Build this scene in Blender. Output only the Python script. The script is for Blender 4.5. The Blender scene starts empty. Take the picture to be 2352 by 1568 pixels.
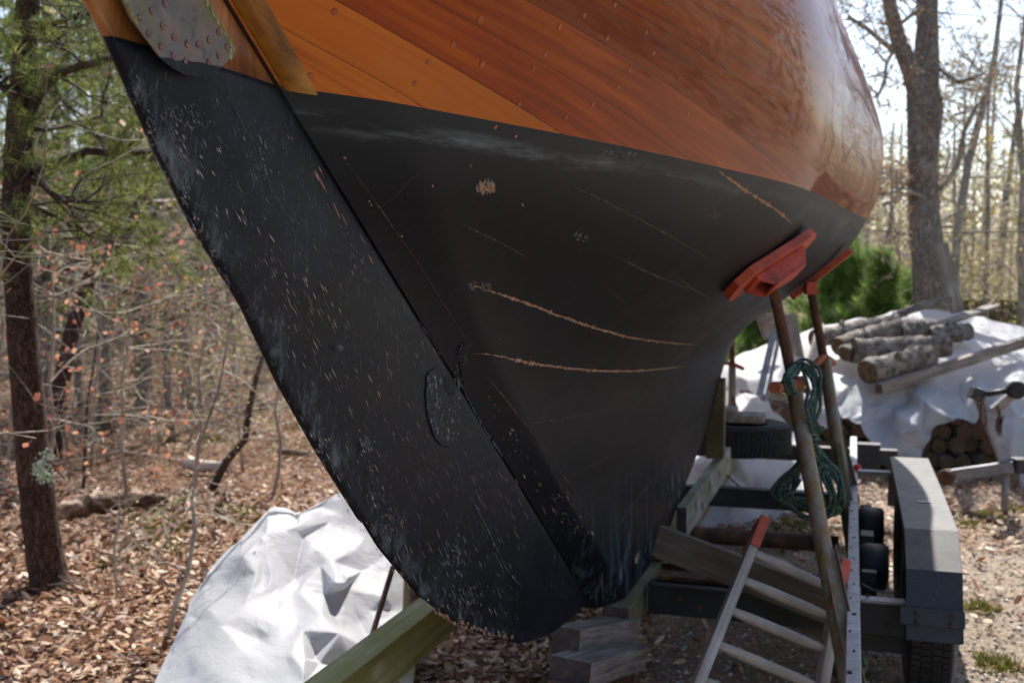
import bpy, bmesh, math, random
import numpy as np
from mathutils import Vector, Matrix
from mathutils.geometry import delaunay_2d_cdt

# ------------------------------------------------------------------ camera, sky, sun, exposure
S = bpy.context.scene
COL = S.collection
CAM_H, PITCH = 1.65, math.radians(3.27)
cam_data = bpy.data.cameras.new("camera")
cam_data.sensor_width = 36.0
cam_data.lens = 38.6
cam_data.clip_start = 0.05
cam_data.clip_end = 500
cam_data.dof.use_dof = True
cam_data.dof.focus_distance = 2.1
cam_data.dof.aperture_fstop = 5.2
cam = bpy.data.objects.new("camera", cam_data)
COL.objects.link(cam)
cam.location = (0, 0, CAM_H)
cam.rotation_euler = (math.pi / 2 - PITCH, 0, 0)
S.camera = cam

SUN_EL, SUN_AZ = math.radians(50), math.radians(9.5)      # azimuth from +Y towards +X
world = bpy.data.worlds.new("World")
S.world = world
world.use_nodes = True
wn = world.node_tree.nodes
sky = wn.new("ShaderNodeTexSky")
sky.sky_type = 'NISHITA'
sky.sun_disc = False
sky.sun_elevation = SUN_EL
sky.sun_rotation = SUN_AZ
sky.air_density = 1.0
sky.dust_density = 1.3
sky.ozone_density = 1.0
world.node_tree.links.new(sky.outputs[0], wn["Background"].inputs[0])
wn["Background"].inputs[1].default_value = 0.125
sun_data = bpy.data.lights.new("sun", 'SUN')
sun_data.energy = 5.0
sun_data.angle = math.radians(0.5)
sun_data.color = (1.0, 0.95, 0.88)
sun = bpy.data.objects.new("sun", sun_data)
COL.objects.link(sun)
sd = Vector((math.sin(SUN_AZ) * math.cos(SUN_EL), math.cos(SUN_AZ) * math.cos(SUN_EL), math.sin(SUN_EL)))
sun.rotation_euler = sd.to_track_quat('Z', 'Y').to_euler()
sun.location = sd * 30
S.view_settings.view_transform = 'Standard'
S.view_settings.look = 'None'
S.view_settings.gamma = 1.0
S.view_settings.exposure = 0.86
S.cycles.max_bounces = 6
S.cycles.transparent_max_bounces = 6

rnd = random.Random(7)
nr = np.random.default_rng(11)

# ------------------------------------------------------------------ measuring: photo coordinates (2352 wide) to places
F = 2522.0
TH = math.radians(17.27)                 # heading of the boat and its trailer
CT, ST = math.cos(TH), math.sin(TH)
LC = -0.95                               # sideways offset of the boat's centre plane

def ray(u, v):
    x = (u - 1176) / F; z = (784 - v) / F
    c, s = math.cos(PITCH), math.sin(PITCH)
    r = np.array([x, c + z * s, -s + z * c])
    return r / r[1]

def at(u, v, Y):
    r = ray(u, v)
    return Vector((r[0] * Y, Y, r[2] * Y + CAM_H))

def ground_at(u, v, z=0.0):
    r = ray(u, v); Y = (z - CAM_H) / r[2]
    return Vector((r[0] * Y, Y, z))

def to_boat(p):
    return Vector((p[0] * CT - p[1] * ST - LC, p[0] * ST + p[1] * CT, p[2]))

def to_world(q):
    l = q[0] + LC
    return Vector((l * CT + q[1] * ST, -l * ST + q[1] * CT, q[2]))

def on_plane(u, v, l):                   # point of the upright plane at l from the centreline, boat coordinates
    r = ray(u, v)
    Y = (l + LC) / (r[0] * CT - ST)
    return to_boat((r[0] * Y, Y, r[2] * Y + CAM_H))

BOAT_M = Matrix.Translation((LC * CT, -LC * ST, 0)) @ Matrix.Rotation(-TH, 4, 'Z')

# ------------------------------------------------------------------ scene helpers
def tag(o, label=None, cat=None, group=None, kind=None):
    if label: o["label"] = label
    if cat: o["category"] = cat
    if group: o["group"] = group
    if kind: o["kind"] = kind
    return o

def empty(name, label, cat, group=None, matrix=None, loc=None):
    o = bpy.data.objects.new(name, None)
    COL.objects.link(o)
    if matrix is not None: o.matrix_world = matrix
    if loc is not None: o.location = loc
    return tag(o, label, cat, group)

def copy_tree(o, parent=None):
    c = o.copy(); COL.objects.link(c); c.parent = parent
    for ch in list(o.children):
        copy_tree(ch, c)
    return c

class MB:
    """collects faces, then links them as one mesh object"""
    def __init__(self):
        self.v = []; self.f = []; self.m = []; self.s = []
    def add(self, verts, faces, mi=0, smooth=False):
        b = len(self.v)
        self.v.extend([tuple(p) for p in verts])
        for f in faces:
            self.f.append([i + b for i in f]); self.m.append(mi); self.s.append(smooth)
    def box(self, c, size, rot=None, mi=0, bev=0.0):
        hx, hy, hz = size[0] / 2, size[1] / 2, size[2] / 2
        R = rot if rot is not None else Matrix.Identity(3)
        c = Vector(c)
        if bev > 0:
            b = min(bev, hx * .4, hy * .4, hz * .4)
            bm = bmesh.new()
            bmesh.ops.create_cube(bm, size=1)
            for w in bm.verts: w.co = Vector((w.co.x * hx * 2, w.co.y * hy * 2, w.co.z * hz * 2))
            bmesh.ops.bevel(bm, geom=list(bm.edges), offset=b, segments=2, affect='EDGES', profile=.6)
            bm.verts.index_update()
            self.add([c + R @ w.co for w in bm.verts], [[w.index for w in f.verts] for f in bm.faces], mi)
            bm.free()
            return
        vs = [c + R @ Vector((x * hx, y * hy, z * hz)) for x in (-1, 1) for y in (-1, 1) for z in (-1, 1)]
        self.add(vs, [(0, 1, 3, 2), (4, 6, 7, 5), (0, 4, 5, 1), (2, 3, 7, 6), (0, 2, 6, 4), (1, 5, 7, 3)], mi)
    def beam(self, a, b, w, h, up=(0, 0, 1), mi=0, bev=0.004):
        a, b = Vector(a), Vector(b); d = (b - a)
        y = d.normalized(); u = Vector(up)
        x = y.cross(u).normalized(); z = x.cross(y).normalized()
        R = Matrix((x, y, z)).transposed()
        self.box((a + b) / 2, (w, d.length, h), R, mi, bev)
    def tube(self, pts, rad, k=8, mi=0, caps=True, smooth=True, wob=0.0, rr=None):
        pts = [Vector(p) for p in pts]
        n = len(pts)
        if not hasattr(rad, '__len__'): rad = [rad] * n
        vs = []; prev = None
        for i, p in enumerate(pts):
            t = (pts[min(i + 1, n - 1)] - pts[max(i - 1, 0)])
            if t.length < 1e-9: t = Vector((0, 0, 1))
            t.normalize()
            if prev is None:
                a = Vector((0, 0, 1)) if abs(t.z) < .9 else Vector((1, 0, 0))
                x = t.cross(a).normalized()
            else:
                x = (prev - t * prev.dot(t))
                x = x.normalized() if x.length > 1e-6 else t.orthogonal().normalized()
            prev = x; y = t.cross(x)
            for j in range(k):
                an = 2 * math.pi * j / k
                r = rad[i] * (1 + (wob * ((rr or rnd).random() - .5) if wob else 0))
                vs.append(p + x * (r * math.cos(an)) + y * (r * math.sin(an)))
        fs = [(i * k + j, i * k + (j + 1) % k, (i + 1) * k + (j + 1) % k, (i + 1) * k + j) for i in range(n - 1) for j in range(k)]
        self.add(vs, fs, mi, smooth)
        if caps:
            b = len(self.v) - len(vs)
            self.f.append([b + j for j in range(k)][::-1]); self.m.append(mi); self.s.append(False)
            self.f.append([b + (n - 1) * k + j for j in range(k)]); self.m.append(mi); self.s.append(False)
    def lathe(self, c, axis, prof, k=24, mi=0, smooth=True):
        """prof: list of (distance along axis, radius)"""
        c = Vector(c); t = Vector(axis).normalized(); x = t.orthogonal().normalized(); y = t.cross(x)
        vs = [c + t * h + x * (r * math.cos(2 * math.pi * j / k)) + y * (r * math.sin(2 * math.pi * j / k)) for h, r in prof for j in range(k)]
        n = len(prof)
        self.add(vs, [(i * k + j, i * k + (j + 1) % k, (i + 1) * k + (j + 1) % k, (i + 1) * k + j) for i in range(n - 1) for j in range(k)], mi, smooth)
    def prism(self, poly, thick, nrm, mi=0):
        """flat outline given thickness along -nrm"""
        n = Vector(nrm).normalized(); k = len(poly)
        a = [Vector(p) for p in poly]; b = [p - n * thick for p in a]
        self.add(a + b, [list(range(k)), list(range(2 * k - 1, k - 1, -1))] + [(i, k + i, k + (i + 1) % k, (i + 1) % k) for i in range(k)], mi)
    def build(self, name, mats, parent=None, matrix=None):
        me = bpy.data.meshes.new(name)
        me.from_pydata(self.v, [], self.f)
        if not isinstance(mats, (list, tuple)): mats = [mats]
        for m in mats: me.materials.append(m)
        me.polygons.foreach_set("material_index", self.m)
        me.polygons.foreach_set("use_smooth", self.s)
        me.update()
        o = bpy.data.objects.new(name, me)
        COL.objects.link(o)
        if parent is not None: o.parent = parent
        elif matrix is not None: o.matrix_world = matrix
        return o

def np_mesh(name, verts, faces, mats, mi=None, smooth=False):
    """verts (n,3), faces (m,k) arrays -> mesh, quickly"""
    me = bpy.data.meshes.new(name)
    n, (m, k) = len(verts), faces.shape
    me.vertices.add(n); me.vertices.foreach_set("co", np.ascontiguousarray(verts, np.float32).ravel())
    me.loops.add(m * k); me.loops.foreach_set("vertex_index", faces.astype(np.int32).ravel())
    me.polygons.add(m)
    me.polygons.foreach_set("loop_start", np.arange(0, m * k, k, dtype=np.int32))
    try: me.polygons.foreach_set("loop_total", np.full(m, k, dtype=np.int32))
    except Exception: pass
    for x in (mats if isinstance(mats, (list, tuple)) else [mats]): me.materials.append(x)
    if mi is not None: me.polygons.foreach_set("material_index", mi.astype(np.int32))
    me.polygons.foreach_set("use_smooth", np.full(m, smooth))
    me.update(calc_edges=True); me.validate()
    return me

# ------------------------------------------------------------------ materials
class NT:
    def __init__(self, name):
        self.mat = bpy.data.materials.new(name)
        self.mat.use_nodes = True
        self.t = self.mat.node_tree
        self.p = self.t.nodes["Principled BSDF"]
        self.out = self.t.nodes["Material Output"]
    def n(self, typ, **kw):
        o = self.t.nodes.new("ShaderNode" + typ)
        for k, v in kw.items(): setattr(o, k, v)
        return o
    def l(self, a, b): self.t.links.new(a, b)
    def val(self, sock, v):
        if hasattr(v, 'is_output') or isinstance(v, bpy.types.NodeSocket): self.l(v, sock)
        else: sock.default_value = v
    def math(self, op, a, b=0.0, c=None, clamp=False):
        o = self.n("Math", operation=op, use_clamp=clamp)
        self.val(o.inputs[0], a); self.val(o.inputs[1], b)
        if c is not None: self.val(o.inputs[2], c)
        return o.outputs[0]
    def coord(self, scale=(1, 1, 1), which="Object", rot=(0, 0, 0), loc=(0, 0, 0)):
        c = self.n("TexCoord"); m = self.n("Mapping")
        self.l(c.outputs[which], m.inputs[0]); m.inputs[3].default_value = scale; m.inputs[2].default_value = rot; m.inputs[1].default_value = loc
        return m.outputs[0]
    def noise(self, vec, scale, detail=4, rough=.55, dist=0.0):
        o = self.n("TexNoise"); self.l(vec, o.inputs["Vector"])
        o.inputs["Scale"].default_value = scale; o.inputs["Detail"].default_value = detail
        o.inputs["Roughness"].default_value = rough; o.inputs["Distortion"].default_value = dist
        return o.outputs[0]
    def ramp(self, fac, stops):
        o = self.n("ValToRGB"); self.l(fac, o.inputs[0]); e = o.color_ramp.elements
        e[0].position, e[0].color = stops[0][0], (*stops[0][1], 1)
        e[1].position, e[1].color = stops[-1][0], (*stops[-1][1], 1)
        for p, c in stops[1:-1]:
            x = e.new(p); x.color = (*c, 1)
        return o.outputs[0]
    def step(self, fac, a, b):
        o = self.n("MapRange"); self.l(fac, o.inputs[0]); o.inputs[1].default_value = a; o.inputs[2].default_value = b
        return o.outputs[0]
    def mix(self, fac, a, b, typ='MIX'):
        o = self.n("MixRGB", blend_type=typ)
        self.val(o.inputs[0], fac)
        for i, c in ((1, a), (2, b)):
            if isinstance(c, bpy.types.NodeSocket): self.l(c, o.inputs[i])
            else: o.inputs[i].default_value = (*c, 1)
        return o.outputs[0]
    def bump(self, h, strength=.3, dist=.01):
        o = self.n("Bump"); self.l(h, o.inputs["Height"]); o.inputs["Strength"].default_value = strength; o.inputs["Distance"].default_value = dist
        self.l(o.outputs[0], self.p.inputs["Normal"])
        return o
    def base(self, c): self.val(self.p.inputs["Base Color"], c if isinstance(c, bpy.types.NodeSocket) else (*c, 1))
    def rough(self, r): self.val(self.p.inputs["Roughness"], r)

def simple(name, stops, scale=6, stretch=(1, 1, 1), rough=.7, bump=.3, bdist=.01, detail=6, metal=0.0, rot=(0, 0, 0), which="Object", spec=.5):
    t = NT(name)
    v = t.coord(stretch, which, rot)
    f = t.noise(v, scale, detail, .6)
    t.base(t.ramp(f, stops)); t.rough(rough)
    t.p.inputs["Metallic"].default_value = metal
    t.p.inputs["Specular IOR Level"].default_value = spec
    if bump: t.bump(t.noise(v, scale * 2.3, detail, .65), bump, bdist)
    return t.mat

def leafy(name, stops, transl=.45, rough=.6):
    """colour varies leaf by leaf; some light passes through"""
    t = NT(name)
    g = t.n("NewGeometry")
    c = t.ramp(g.outputs["Random Per Island"], stops)
    t.base(c); t.rough(rough); t.p.inputs["Specular IOR Level"].default_value = .3
    tr = t.n("BsdfTranslucent"); t.l(c, tr.inputs[0])
    mx = t.n("MixShader"); mx.inputs[0].default_value = transl
    t.l(t.p.outputs[0], mx.inputs[1]); t.l(tr.outputs[0], mx.inputs[2]); t.l(mx.outputs[0], t.out.inputs[0])
    return t.mat

def bark(name, c0, c1, c2, scale=14):
    t = NT(name)
    v = t.coord((1, 1, .16))
    w = t.n("TexVoronoi"); w.feature = 'DISTANCE_TO_EDGE'
    wob_ = t.n("VectorMath", operation='MULTIPLY_ADD'); nz_ = t.n("TexNoise"); t.l(t.coord(), nz_.inputs["Vector"]); nz_.inputs["Scale"].default_value = 22; nz_.inputs["Detail"].default_value = 6
    t.l(nz_.outputs[1], wob_.inputs[0]); wob_.inputs[1].default_value = (.07, .07, .07); t.l(v, wob_.inputs[2])
    t.l(wob_.outputs[0], w.inputs["Vector"]); w.inputs["Scale"].default_value = scale
    n1 = t.noise(v, scale * 1.3, 8, .7)
    n2 = t.noise(t.coord(), 3.0, 3, .6)
    crack = t.step(w.outputs[0], -.04, .14)
    c = t.mix(crack, c0, t.ramp(n1, [(.3, c1), (.7, c2)]))
    c = t.mix(t.step(n2, .55, .75), c, tuple(x * 1.25 for x in c2))
    t.base(c); t.rough(.9); t.p.inputs["Specular IOR Level"].default_value = .2
    t.bump(t.math('ADD', crack, n1), .8, .02)
    return t.mat

def wood(name, c0, c1, c2, axis=1, rough=.8, stain=None, scale=30):
    """weathered timber, grain along the given local axis"""
    t = NT(name)
    sc = [1, 1, 1]; sc[axis] = .06
    v = t.coord(tuple(sc))
    n1 = t.noise(v, scale, 6, .65, .6)
    n2 = t.noise(t.coord(), 5, 4, .6)
    c = t.ramp(n1, [(.3, c0), (.5, c1), (.72, c2)])
    c = t.mix(t.math('MULTIPLY', t.step(n2, .4, .7), .6), c, c0)
    if stain is not None:
        n3 = t.noise(t.coord(), 3.3, 5, .65)
        c = t.mix(t.math('MULTIPLY', t.step(n3, .42, .6), .75), c, stain)
    t.base(c); t.rough(rough); t.p.inputs["Specular IOR Level"].default_value = .3
    t.bump(n1, .5, .004)
    return t.mat

M = {}
M['litter_ground'] = simple("leaf_mould_ground", [(.25, (.075, .042, .026)), (.45, (.16, .09, .055)), (.6, (.26, .16, .10)), (.8, (.40, .28, .19))], 14, rough=.95, bump=.9, bdist=.04, detail=10, which="Object")
def ground_mat():
    t = NT("ground_mix")
    v = t.coord()
    n1 = t.noise(v, 22, 10, .75)
    wood_c = t.ramp(n1, [(.3, (.06, .033, .02)), (.47, (.17, .095, .06)), (.58, (.27, .165, .10)), (.75, (.42, .31, .22))])
    n2 = t.noise(v, 40, 10, .8)
    grav = t.ramp(n2, [(.32, (.11, .08, .055)), (.44, (.26, .20, .145)), (.54, (.42, .35, .27)), (.68, (.66, .61, .54))])
    sep = t.n("SeparateXYZ"); t.l(v, sep.inputs[0])
    big = t.noise(v, .6, 3, .5)
    m = t.step(t.math('ADD', t.math('SUBTRACT', sep.outputs[0], t.math('MULTIPLY', sep.outputs[1], .14)), t.math('MULTIPLY', big, .8)), .2, 1.2)
    c = t.mix(m, wood_c, grav)
    moss = t.step(t.noise(v, 1.7, 6, .7), .62, .72)
    c = t.mix(t.math('MULTIPLY', moss, .55), c, (.10, .12, .03))
    t.base(c); t.rough(.95); t.p.inputs["Specular IOR Level"].default_value = .2
    t.bump(n1, .9, .03)
    return t.mat
M['ground'] = ground_mat()
M['dead_leaf'] = leafy("dead_leaf", [(0, (.07, .028, .016)), (.26, (.15, .058, .028)), (.46, (.28, .12, .055)), (.64, (.36, .20, .11)), (.82, (.50, .32, .19)), (1, (.70, .56, .42))], .25, .5)
M['straw'] = leafy("pine_straw", [(0, (.16, .08, .045)), (.5, (.30, .17, .09)), (1, (.42, .28, .16))], .1)
M['pebble'] = leafy("pebble", [(0, (.18, .15, .12)), (.5, (.40, .35, .29)), (.85, (.55, .5, .44)), (1, (.8, .78, .75))], 0.0, .8)
M['moss'] = leafy("moss", [(0, (.07, .08, .015)), (.5, (.15, .155, .03)), (1, (.28, .26, .07))], .3)
M['needle'] = leafy("pine_needle", [(0, (.08, .13, .025)), (.4, (.18, .24, .05)), (.8, (.32, .36, .10)), (1, (.46, .42, .17))], .5)
M['needle_green'] = leafy("pine_needle_fresh", [(0, (.09, .19, .03)), (.5, (.20, .33, .07)), (1, (.40, .48, .16))], .55)
M['bud'] = leafy("spring_bud", [(0, (.22, .23, .07)), (.4, (.42, .38, .13)), (.75, (.58, .50, .22)), (1, (.55, .36, .2))], .5)
M['red_leaf'] = leafy("young_red_leaf", [(0, (.42, .14, .09)), (.5, (.56, .26, .17)), (1, (.62, .38, .24))], .5)
M['dry_leaf'] = leafy("hanging_dry_leaf", [(0, (.30, .15, .08)), (.5, (.45, .27, .14)), (1, (.50, .38, .22))], .45)
M['far'] = leafy("far_twigs", [(0, (.22, .20, .15)), (.3, (.42, .38, .30)), (.55, (.46, .44, .24)), (.8, (.60, .55, .34)), (1, (.55, .38, .30))], .4)
M['olive_leaf'] = leafy("understory_leaf", [(0, (.20, .21, .08)), (.4, (.36, .36, .15)), (.75, (.50, .47, .25)), (.9, (.55, .50, .38)), (1, (.60, .28, .16))], .5)
M['pine_bark'] = bark("pine_bark", (.022, .013, .010), (.075, .042, .032), (.16, .10, .075), 40)
M['oak_bark'] = bark("oak_bark", (.09, .072, .062), (.19, .16, .138), (.36, .32, .285), 38)
M['grey_bark'] = bark("grey_bark", (.12, .105, .09), (.28, .25, .215), (.46, .43, .38), 30)
M['twig'] = simple("twig_bark", [(.3, (.22, .18, .145)), (.6, (.44, .38, .31)), (.8, (.62, .57, .50))], 8, rough=.85, bump=0)
M['dark_twig'] = simple("dark_twig_bark", [(.3, (.035, .024, .018)), (.6, (.08, .055, .04)), (.8, (.15, .12, .08))], 8, rough=.9, bump=0)
M['lichen'] = leafy("lichen", [(0, (.30, .36, .28)), (1, (.52, .58, .48))], .2)
# ------------------------------------------------------------------ ground
def ground_h(x, y):
    return 0.035 * np.sin(x * .9 + .4) * np.cos(y * .7) * np.clip((y - 5) / 5, 0, 1) + .12 * np.clip((y - 14) / 20, 0, 1) * np.sin(x * .35)

def build_ground():
    xs = np.concatenate([np.linspace(-160, -16, 14), np.linspace(-14, 16, 121), np.linspace(18, 160, 14)])
    ys = np.concatenate([np.linspace(-60, 0, 8), np.linspace(.5, 26, 104), np.linspace(28, 260, 20)])
    X, Y = np.meshgrid(xs, ys)
    Z = ground_h(X, Y)
    Z[Y > 40] *= np.clip((80 - Y[Y > 40]) / 40, 0, 1)
    v = np.stack([X, Y, Z], -1).reshape(-1, 3)
    w = len(xs)
    i = np.arange(len(ys) - 1)[:, None] * w + np.arange(w - 1)[None]
    f = np.stack([i, i + 1, i + w + 1, i + w], -1).reshape(-1, 4)
    o = bpy.data.objects.new("ground", np_mesh("ground", v, f, M['ground'], smooth=True))
    COL.objects.link(o)
    tag(o, "leaf covered woodland floor turning to gravelly sand beside the trailer", "ground", kind="structure")
build_ground()

def wedge(n, y0, y1, xa, xb, power=1.0):
    """points in the fan the photo sees; xa, xb in photo pixels"""
    y = y0 + (y1 - y0) * nr.random(n) ** power
    u = xa + (xb - xa) * nr.random(n)
    return (u - 1176) / F * y, y

def scatter_leaves(name, x, y, size, mat, label, z0=.004, tilt=.5, lift=.03, cat=None, hz=None):
    n = len(x)
    s = size * (0.35 + 1.25 * nr.random(n) ** 1.4)
    yaw = nr.random(n) * 2 * np.pi
    tx, ty = nr.normal(0, tilt, n), nr.normal(0, tilt, n)
    # six-corner folded leaf: two quads meeting on the midrib
    prof = np.array([[-1, 0, 0], [-.45, .42, .18], [.35, .38, .22], [1, 0, .05], [.35, -.38, .22], [-.45, -.42, .18]])
    curl = (nr.random(n) * 2.6 - .6)[:, None]
    px = prof[None, :, 0] * s[:, None]; py = prof[None, :, 1] * s[:, None] * (.7 + .5 * nr.random(n))[:, None]; pz = prof[None, :, 2] * s[:, None] * curl
    pz = pz + (prof[None, :, 0] ** 2) * s[:, None] * .25 * curl
    c, q = np.cos(yaw)[:, None], np.sin(yaw)[:, None]
    z = pz + px * np.tan(np.clip(tx, -1, 1))[:, None] * .5 + py * np.tan(np.clip(ty, -1, 1))[:, None] * .5
    z = z - z.min(1, keepdims=True)
    X = px * c - py * q + x[:, None]; Y = px * q + py * c + y[:, None]
    g = (ground_h(x, y) if hz is None else hz)[:, None]
    Z = z + g + z0 + (nr.random(n) * lift)[:, None]
    v = np.stack([X, Y, Z], -1).reshape(-1, 3)
    b = (np.arange(n) * 6)[:, None]
    f = np.concatenate([b + np.array([[0, 5, 4, 3]]), b + np.array([[0, 3, 2, 1]])], 0)
    o = bpy.data.objects.new(name, np_mesh(name, v, f, mat)); COL.objects.link(o)
    return tag(o, label, cat, kind="stuff")

x1, y1 = wedge(38000, 3.6, 8.5, -120, 1500, .9)
x2, y2 = wedge(36000, 8.0, 22, -200, 1000, .8)
x3, y3 = wedge(9000, 4.5, 20, 1250, 2500, .8)
x4, y4 = wedge(5000, 6.5, 9, 1450, 2500, 1)
scatter_leaves("leaf_litter", np.concatenate([x1, x2, x3, x4]), np.concatenate([y1, y2, y3, y4]), .0235, M['dead_leaf'],
               "curled brown and tan dead leaves covering the woodland floor", cat="leaf litter")

def scatter_straw():
    n = 22000
    x, y = wedge(n, 3.2, 10, 900, 2600, 1.2)
    L = .03 + .05 * nr.random(n); a = nr.random(n) * 2 * np.pi; w = .0012
    dx, dy = np.cos(a) * L, np.sin(a) * L; nx, ny = -np.sin(a) * w, np.cos(a) * w
    g = ground_h(x, y) + .006
    z1, z2 = g + nr.random(n) * .015, g + nr.random(n) * .015
    v = np.stack([np.stack([x + nx, y + ny, z1], -1), np.stack([x - nx, y - ny, z1 + .001], -1), np.stack([x + dx - nx, y + dy - ny, z2 + .001], -1), np.stack([x + dx + nx, y + dy + ny, z2], -1)], 1).reshape(-1, 3)
    f = (np.arange(n) * 4)[:, None] + np.array([[0, 1, 2, 3]])
    o = bpy.data.objects.new("pine_straw", np_mesh("pine_straw", v, f, M['straw'])); COL.objects.link(o)
    tag(o, "thin brown fallen pine needles strewn over the sandy ground round the trailer", "pine straw", kind="stuff")
scatter_straw()

def scatter_pebbles():
    n = 16000
    x, y = wedge(n, 3.2, 10.5, 1350, 2600, 1.1)
    s = .004 + .011 * nr.random(n) ** 3
    base = np.array([[1, 0, 0], [0, 1, 0], [-1, 0, 0], [0, -1, 0], [0, 0, .8], [0, 0, -.5]])
    v = base[None] * s[:, None, None] * (0.7 + .6 * nr.random((n, 6, 1)))
    a = nr.random(n) * 6.28; c, q = np.cos(a)[:, None], np.sin(a)[:, None]
    X = v[..., 0] * c - v[..., 1] * q + x[:, None]; Y = v[..., 0] * q + v[..., 1] * c + y[:, None]
    Z = v[..., 2] + (ground_h(x, y) + .006)[:, None]
    v = np.stack([X, Y, Z], -1).reshape(-1, 3)
    t = np.array([[0, 1, 4], [1, 2, 4], [2, 3, 4], [3, 0, 4], [1, 0, 5], [2, 1, 5], [3, 2, 5], [0, 3, 5]])
    f = ((np.arange(n) * 6)[:, None, None] + t[None]).reshape(-1, 3)
    o = bpy.data.objects.new("gravel", np_mesh("gravel", v, f, M['pebble'], smooth=True)); COL.objects.link(o)
    tag(o, "small pale pebbles lying loose in the sandy ground", "gravel", kind="stuff")
scatter_pebbles()

def moss_stuff():
    spots = [(360, 1210, .25), (400, 1225, .2), (330, 1250, .2), (560, 1180, .22), (620, 1200, .15), (410, 1270, .15), (520, 1165, .12), (300, 1180, .1), (2270, 1190, .16),
             (2230, 1210, .1), (2250, 1400, .1), (2290, 1530, .1), (2330, 1170, .12), (1830, 1215, .2), (250, 1300, .1), (700, 985, .2), (480, 1010, .2), (330, 1310, .1), (1950, 1550, .08)]
    V = []; 
    for u, v, r in spots:
        c = ground_at(u, v); k = int(3200 * r)
        a = nr.random(k) * 6.28; q = r * np.sqrt(nr.random(k)) * (1 + .3 * np.sin(a * 3 + u))
        x = c.x + q * np.cos(a); y = c.y + q * np.sin(a) * 1.3
        h = .01 + .045 * (1 - (q / r / 1.3) ** 2) * nr.random(k)
        w = .006; b = nr.random(k) * 6.28
        z = ground_h(x, y)
        p = np.stack([np.stack([x - w * np.cos(b), y - w * np.sin(b), z], -1), np.stack([x + w * np.cos(b), y + w * np.sin(b), z], -1),
                      np.stack([x + .02 * nr.normal(size=k), y + .02 * nr.normal(size=k), z + h + .008], -1)], 1)
        V.append(p.reshape(-1, 3))
    v = np.concatenate(V); f = np.arange(len(v)).reshape(-1, 3)
    o = bpy.data.objects.new("moss", np_mesh("moss", v, f, M['moss'])); COL.objects.link(o)
    tag(o, "low tufts of yellow green moss among the dead leaves", "moss", kind="stuff")
moss_stuff()

# ------------------------------------------------------------------ trees
def sprig(mb, p, d, kind, n, L, w, R, mi):
    """needles or leaves round a twig end"""
    for _ in range(n):
        v = Vector((R.gauss(0, 1), R.gauss(0, 1), R.gauss(0, 1))).normalized()
        if kind == 'needle':
            v = (v * .9 + d * .8).normalized()
            l = L * R.uniform(.7, 1.1); q = v.orthogonal().normalized() * w
            s = p - d * R.uniform(0, L * .8)
            mb.add([s - q, s + q, s + v * l], [(0, 1, 2)], mi)
        else:
            s = p + v * (L * R.uniform(.1, 1.6)); q = Vector((R.gauss(0, 1), R.gauss(0, 1), R.gauss(0, 1))).normalized()
            a = q.orthogonal().normalized() * w * R.uniform(.6, 1.3); b = q * w * R.uniform(.8, 1.8)
            mb.add([s - b, s + a, s + b, s - a], [(0, 1, 2, 3)], mi)

def grow(wood_mb, leaf_mb, p, d, L, r, depth, R, kind, ends, cfg):
    n = max(3, int(L / cfg['seg']))
    pts = [p]; rad = [r]
    q = p.copy(); dd = d.copy()
    for i in range(n):
        dd = (dd + Vector((R.gauss(0, 1), R.gauss(0, 1), R.gauss(0, 1))) * cfg['wig'] + Vector((0, 0, cfg['up']))).normalized()
        q = q + dd * (L / n); pts.append(q.copy()); rad.append(max(cfg['rmin'], r * (1 - .75 * (i + 1) / n)))
    wood_mb.tube(pts, rad, cfg['k'] if r > .02 else 3, caps=False)
    if depth == 0:
        if kind: sprig(leaf_mb, pts[-1], dd, kind, cfg['leaves'], cfg['ll'], cfg['lw'], R, 0)
        return
    for _ in range(cfg['kids']):
        i = R.randint(max(1, n // 3), n)
        a = Vector((R.gauss(0, 1), R.gauss(0, 1), R.gauss(0, .6))).normalized()
        nd = (dd * .55 + a * .75).normalized()
        grow(wood_mb, leaf_mb, pts[i], nd, L * R.uniform(.4, .65), rad[i] * .55, depth - 1, R, kind, ends, cfg)
    if kind: sprig(leaf_mb, pts[-1], dd, kind, cfg['leaves'], cfg['ll'], cfg['lw'], R, 0)

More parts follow.
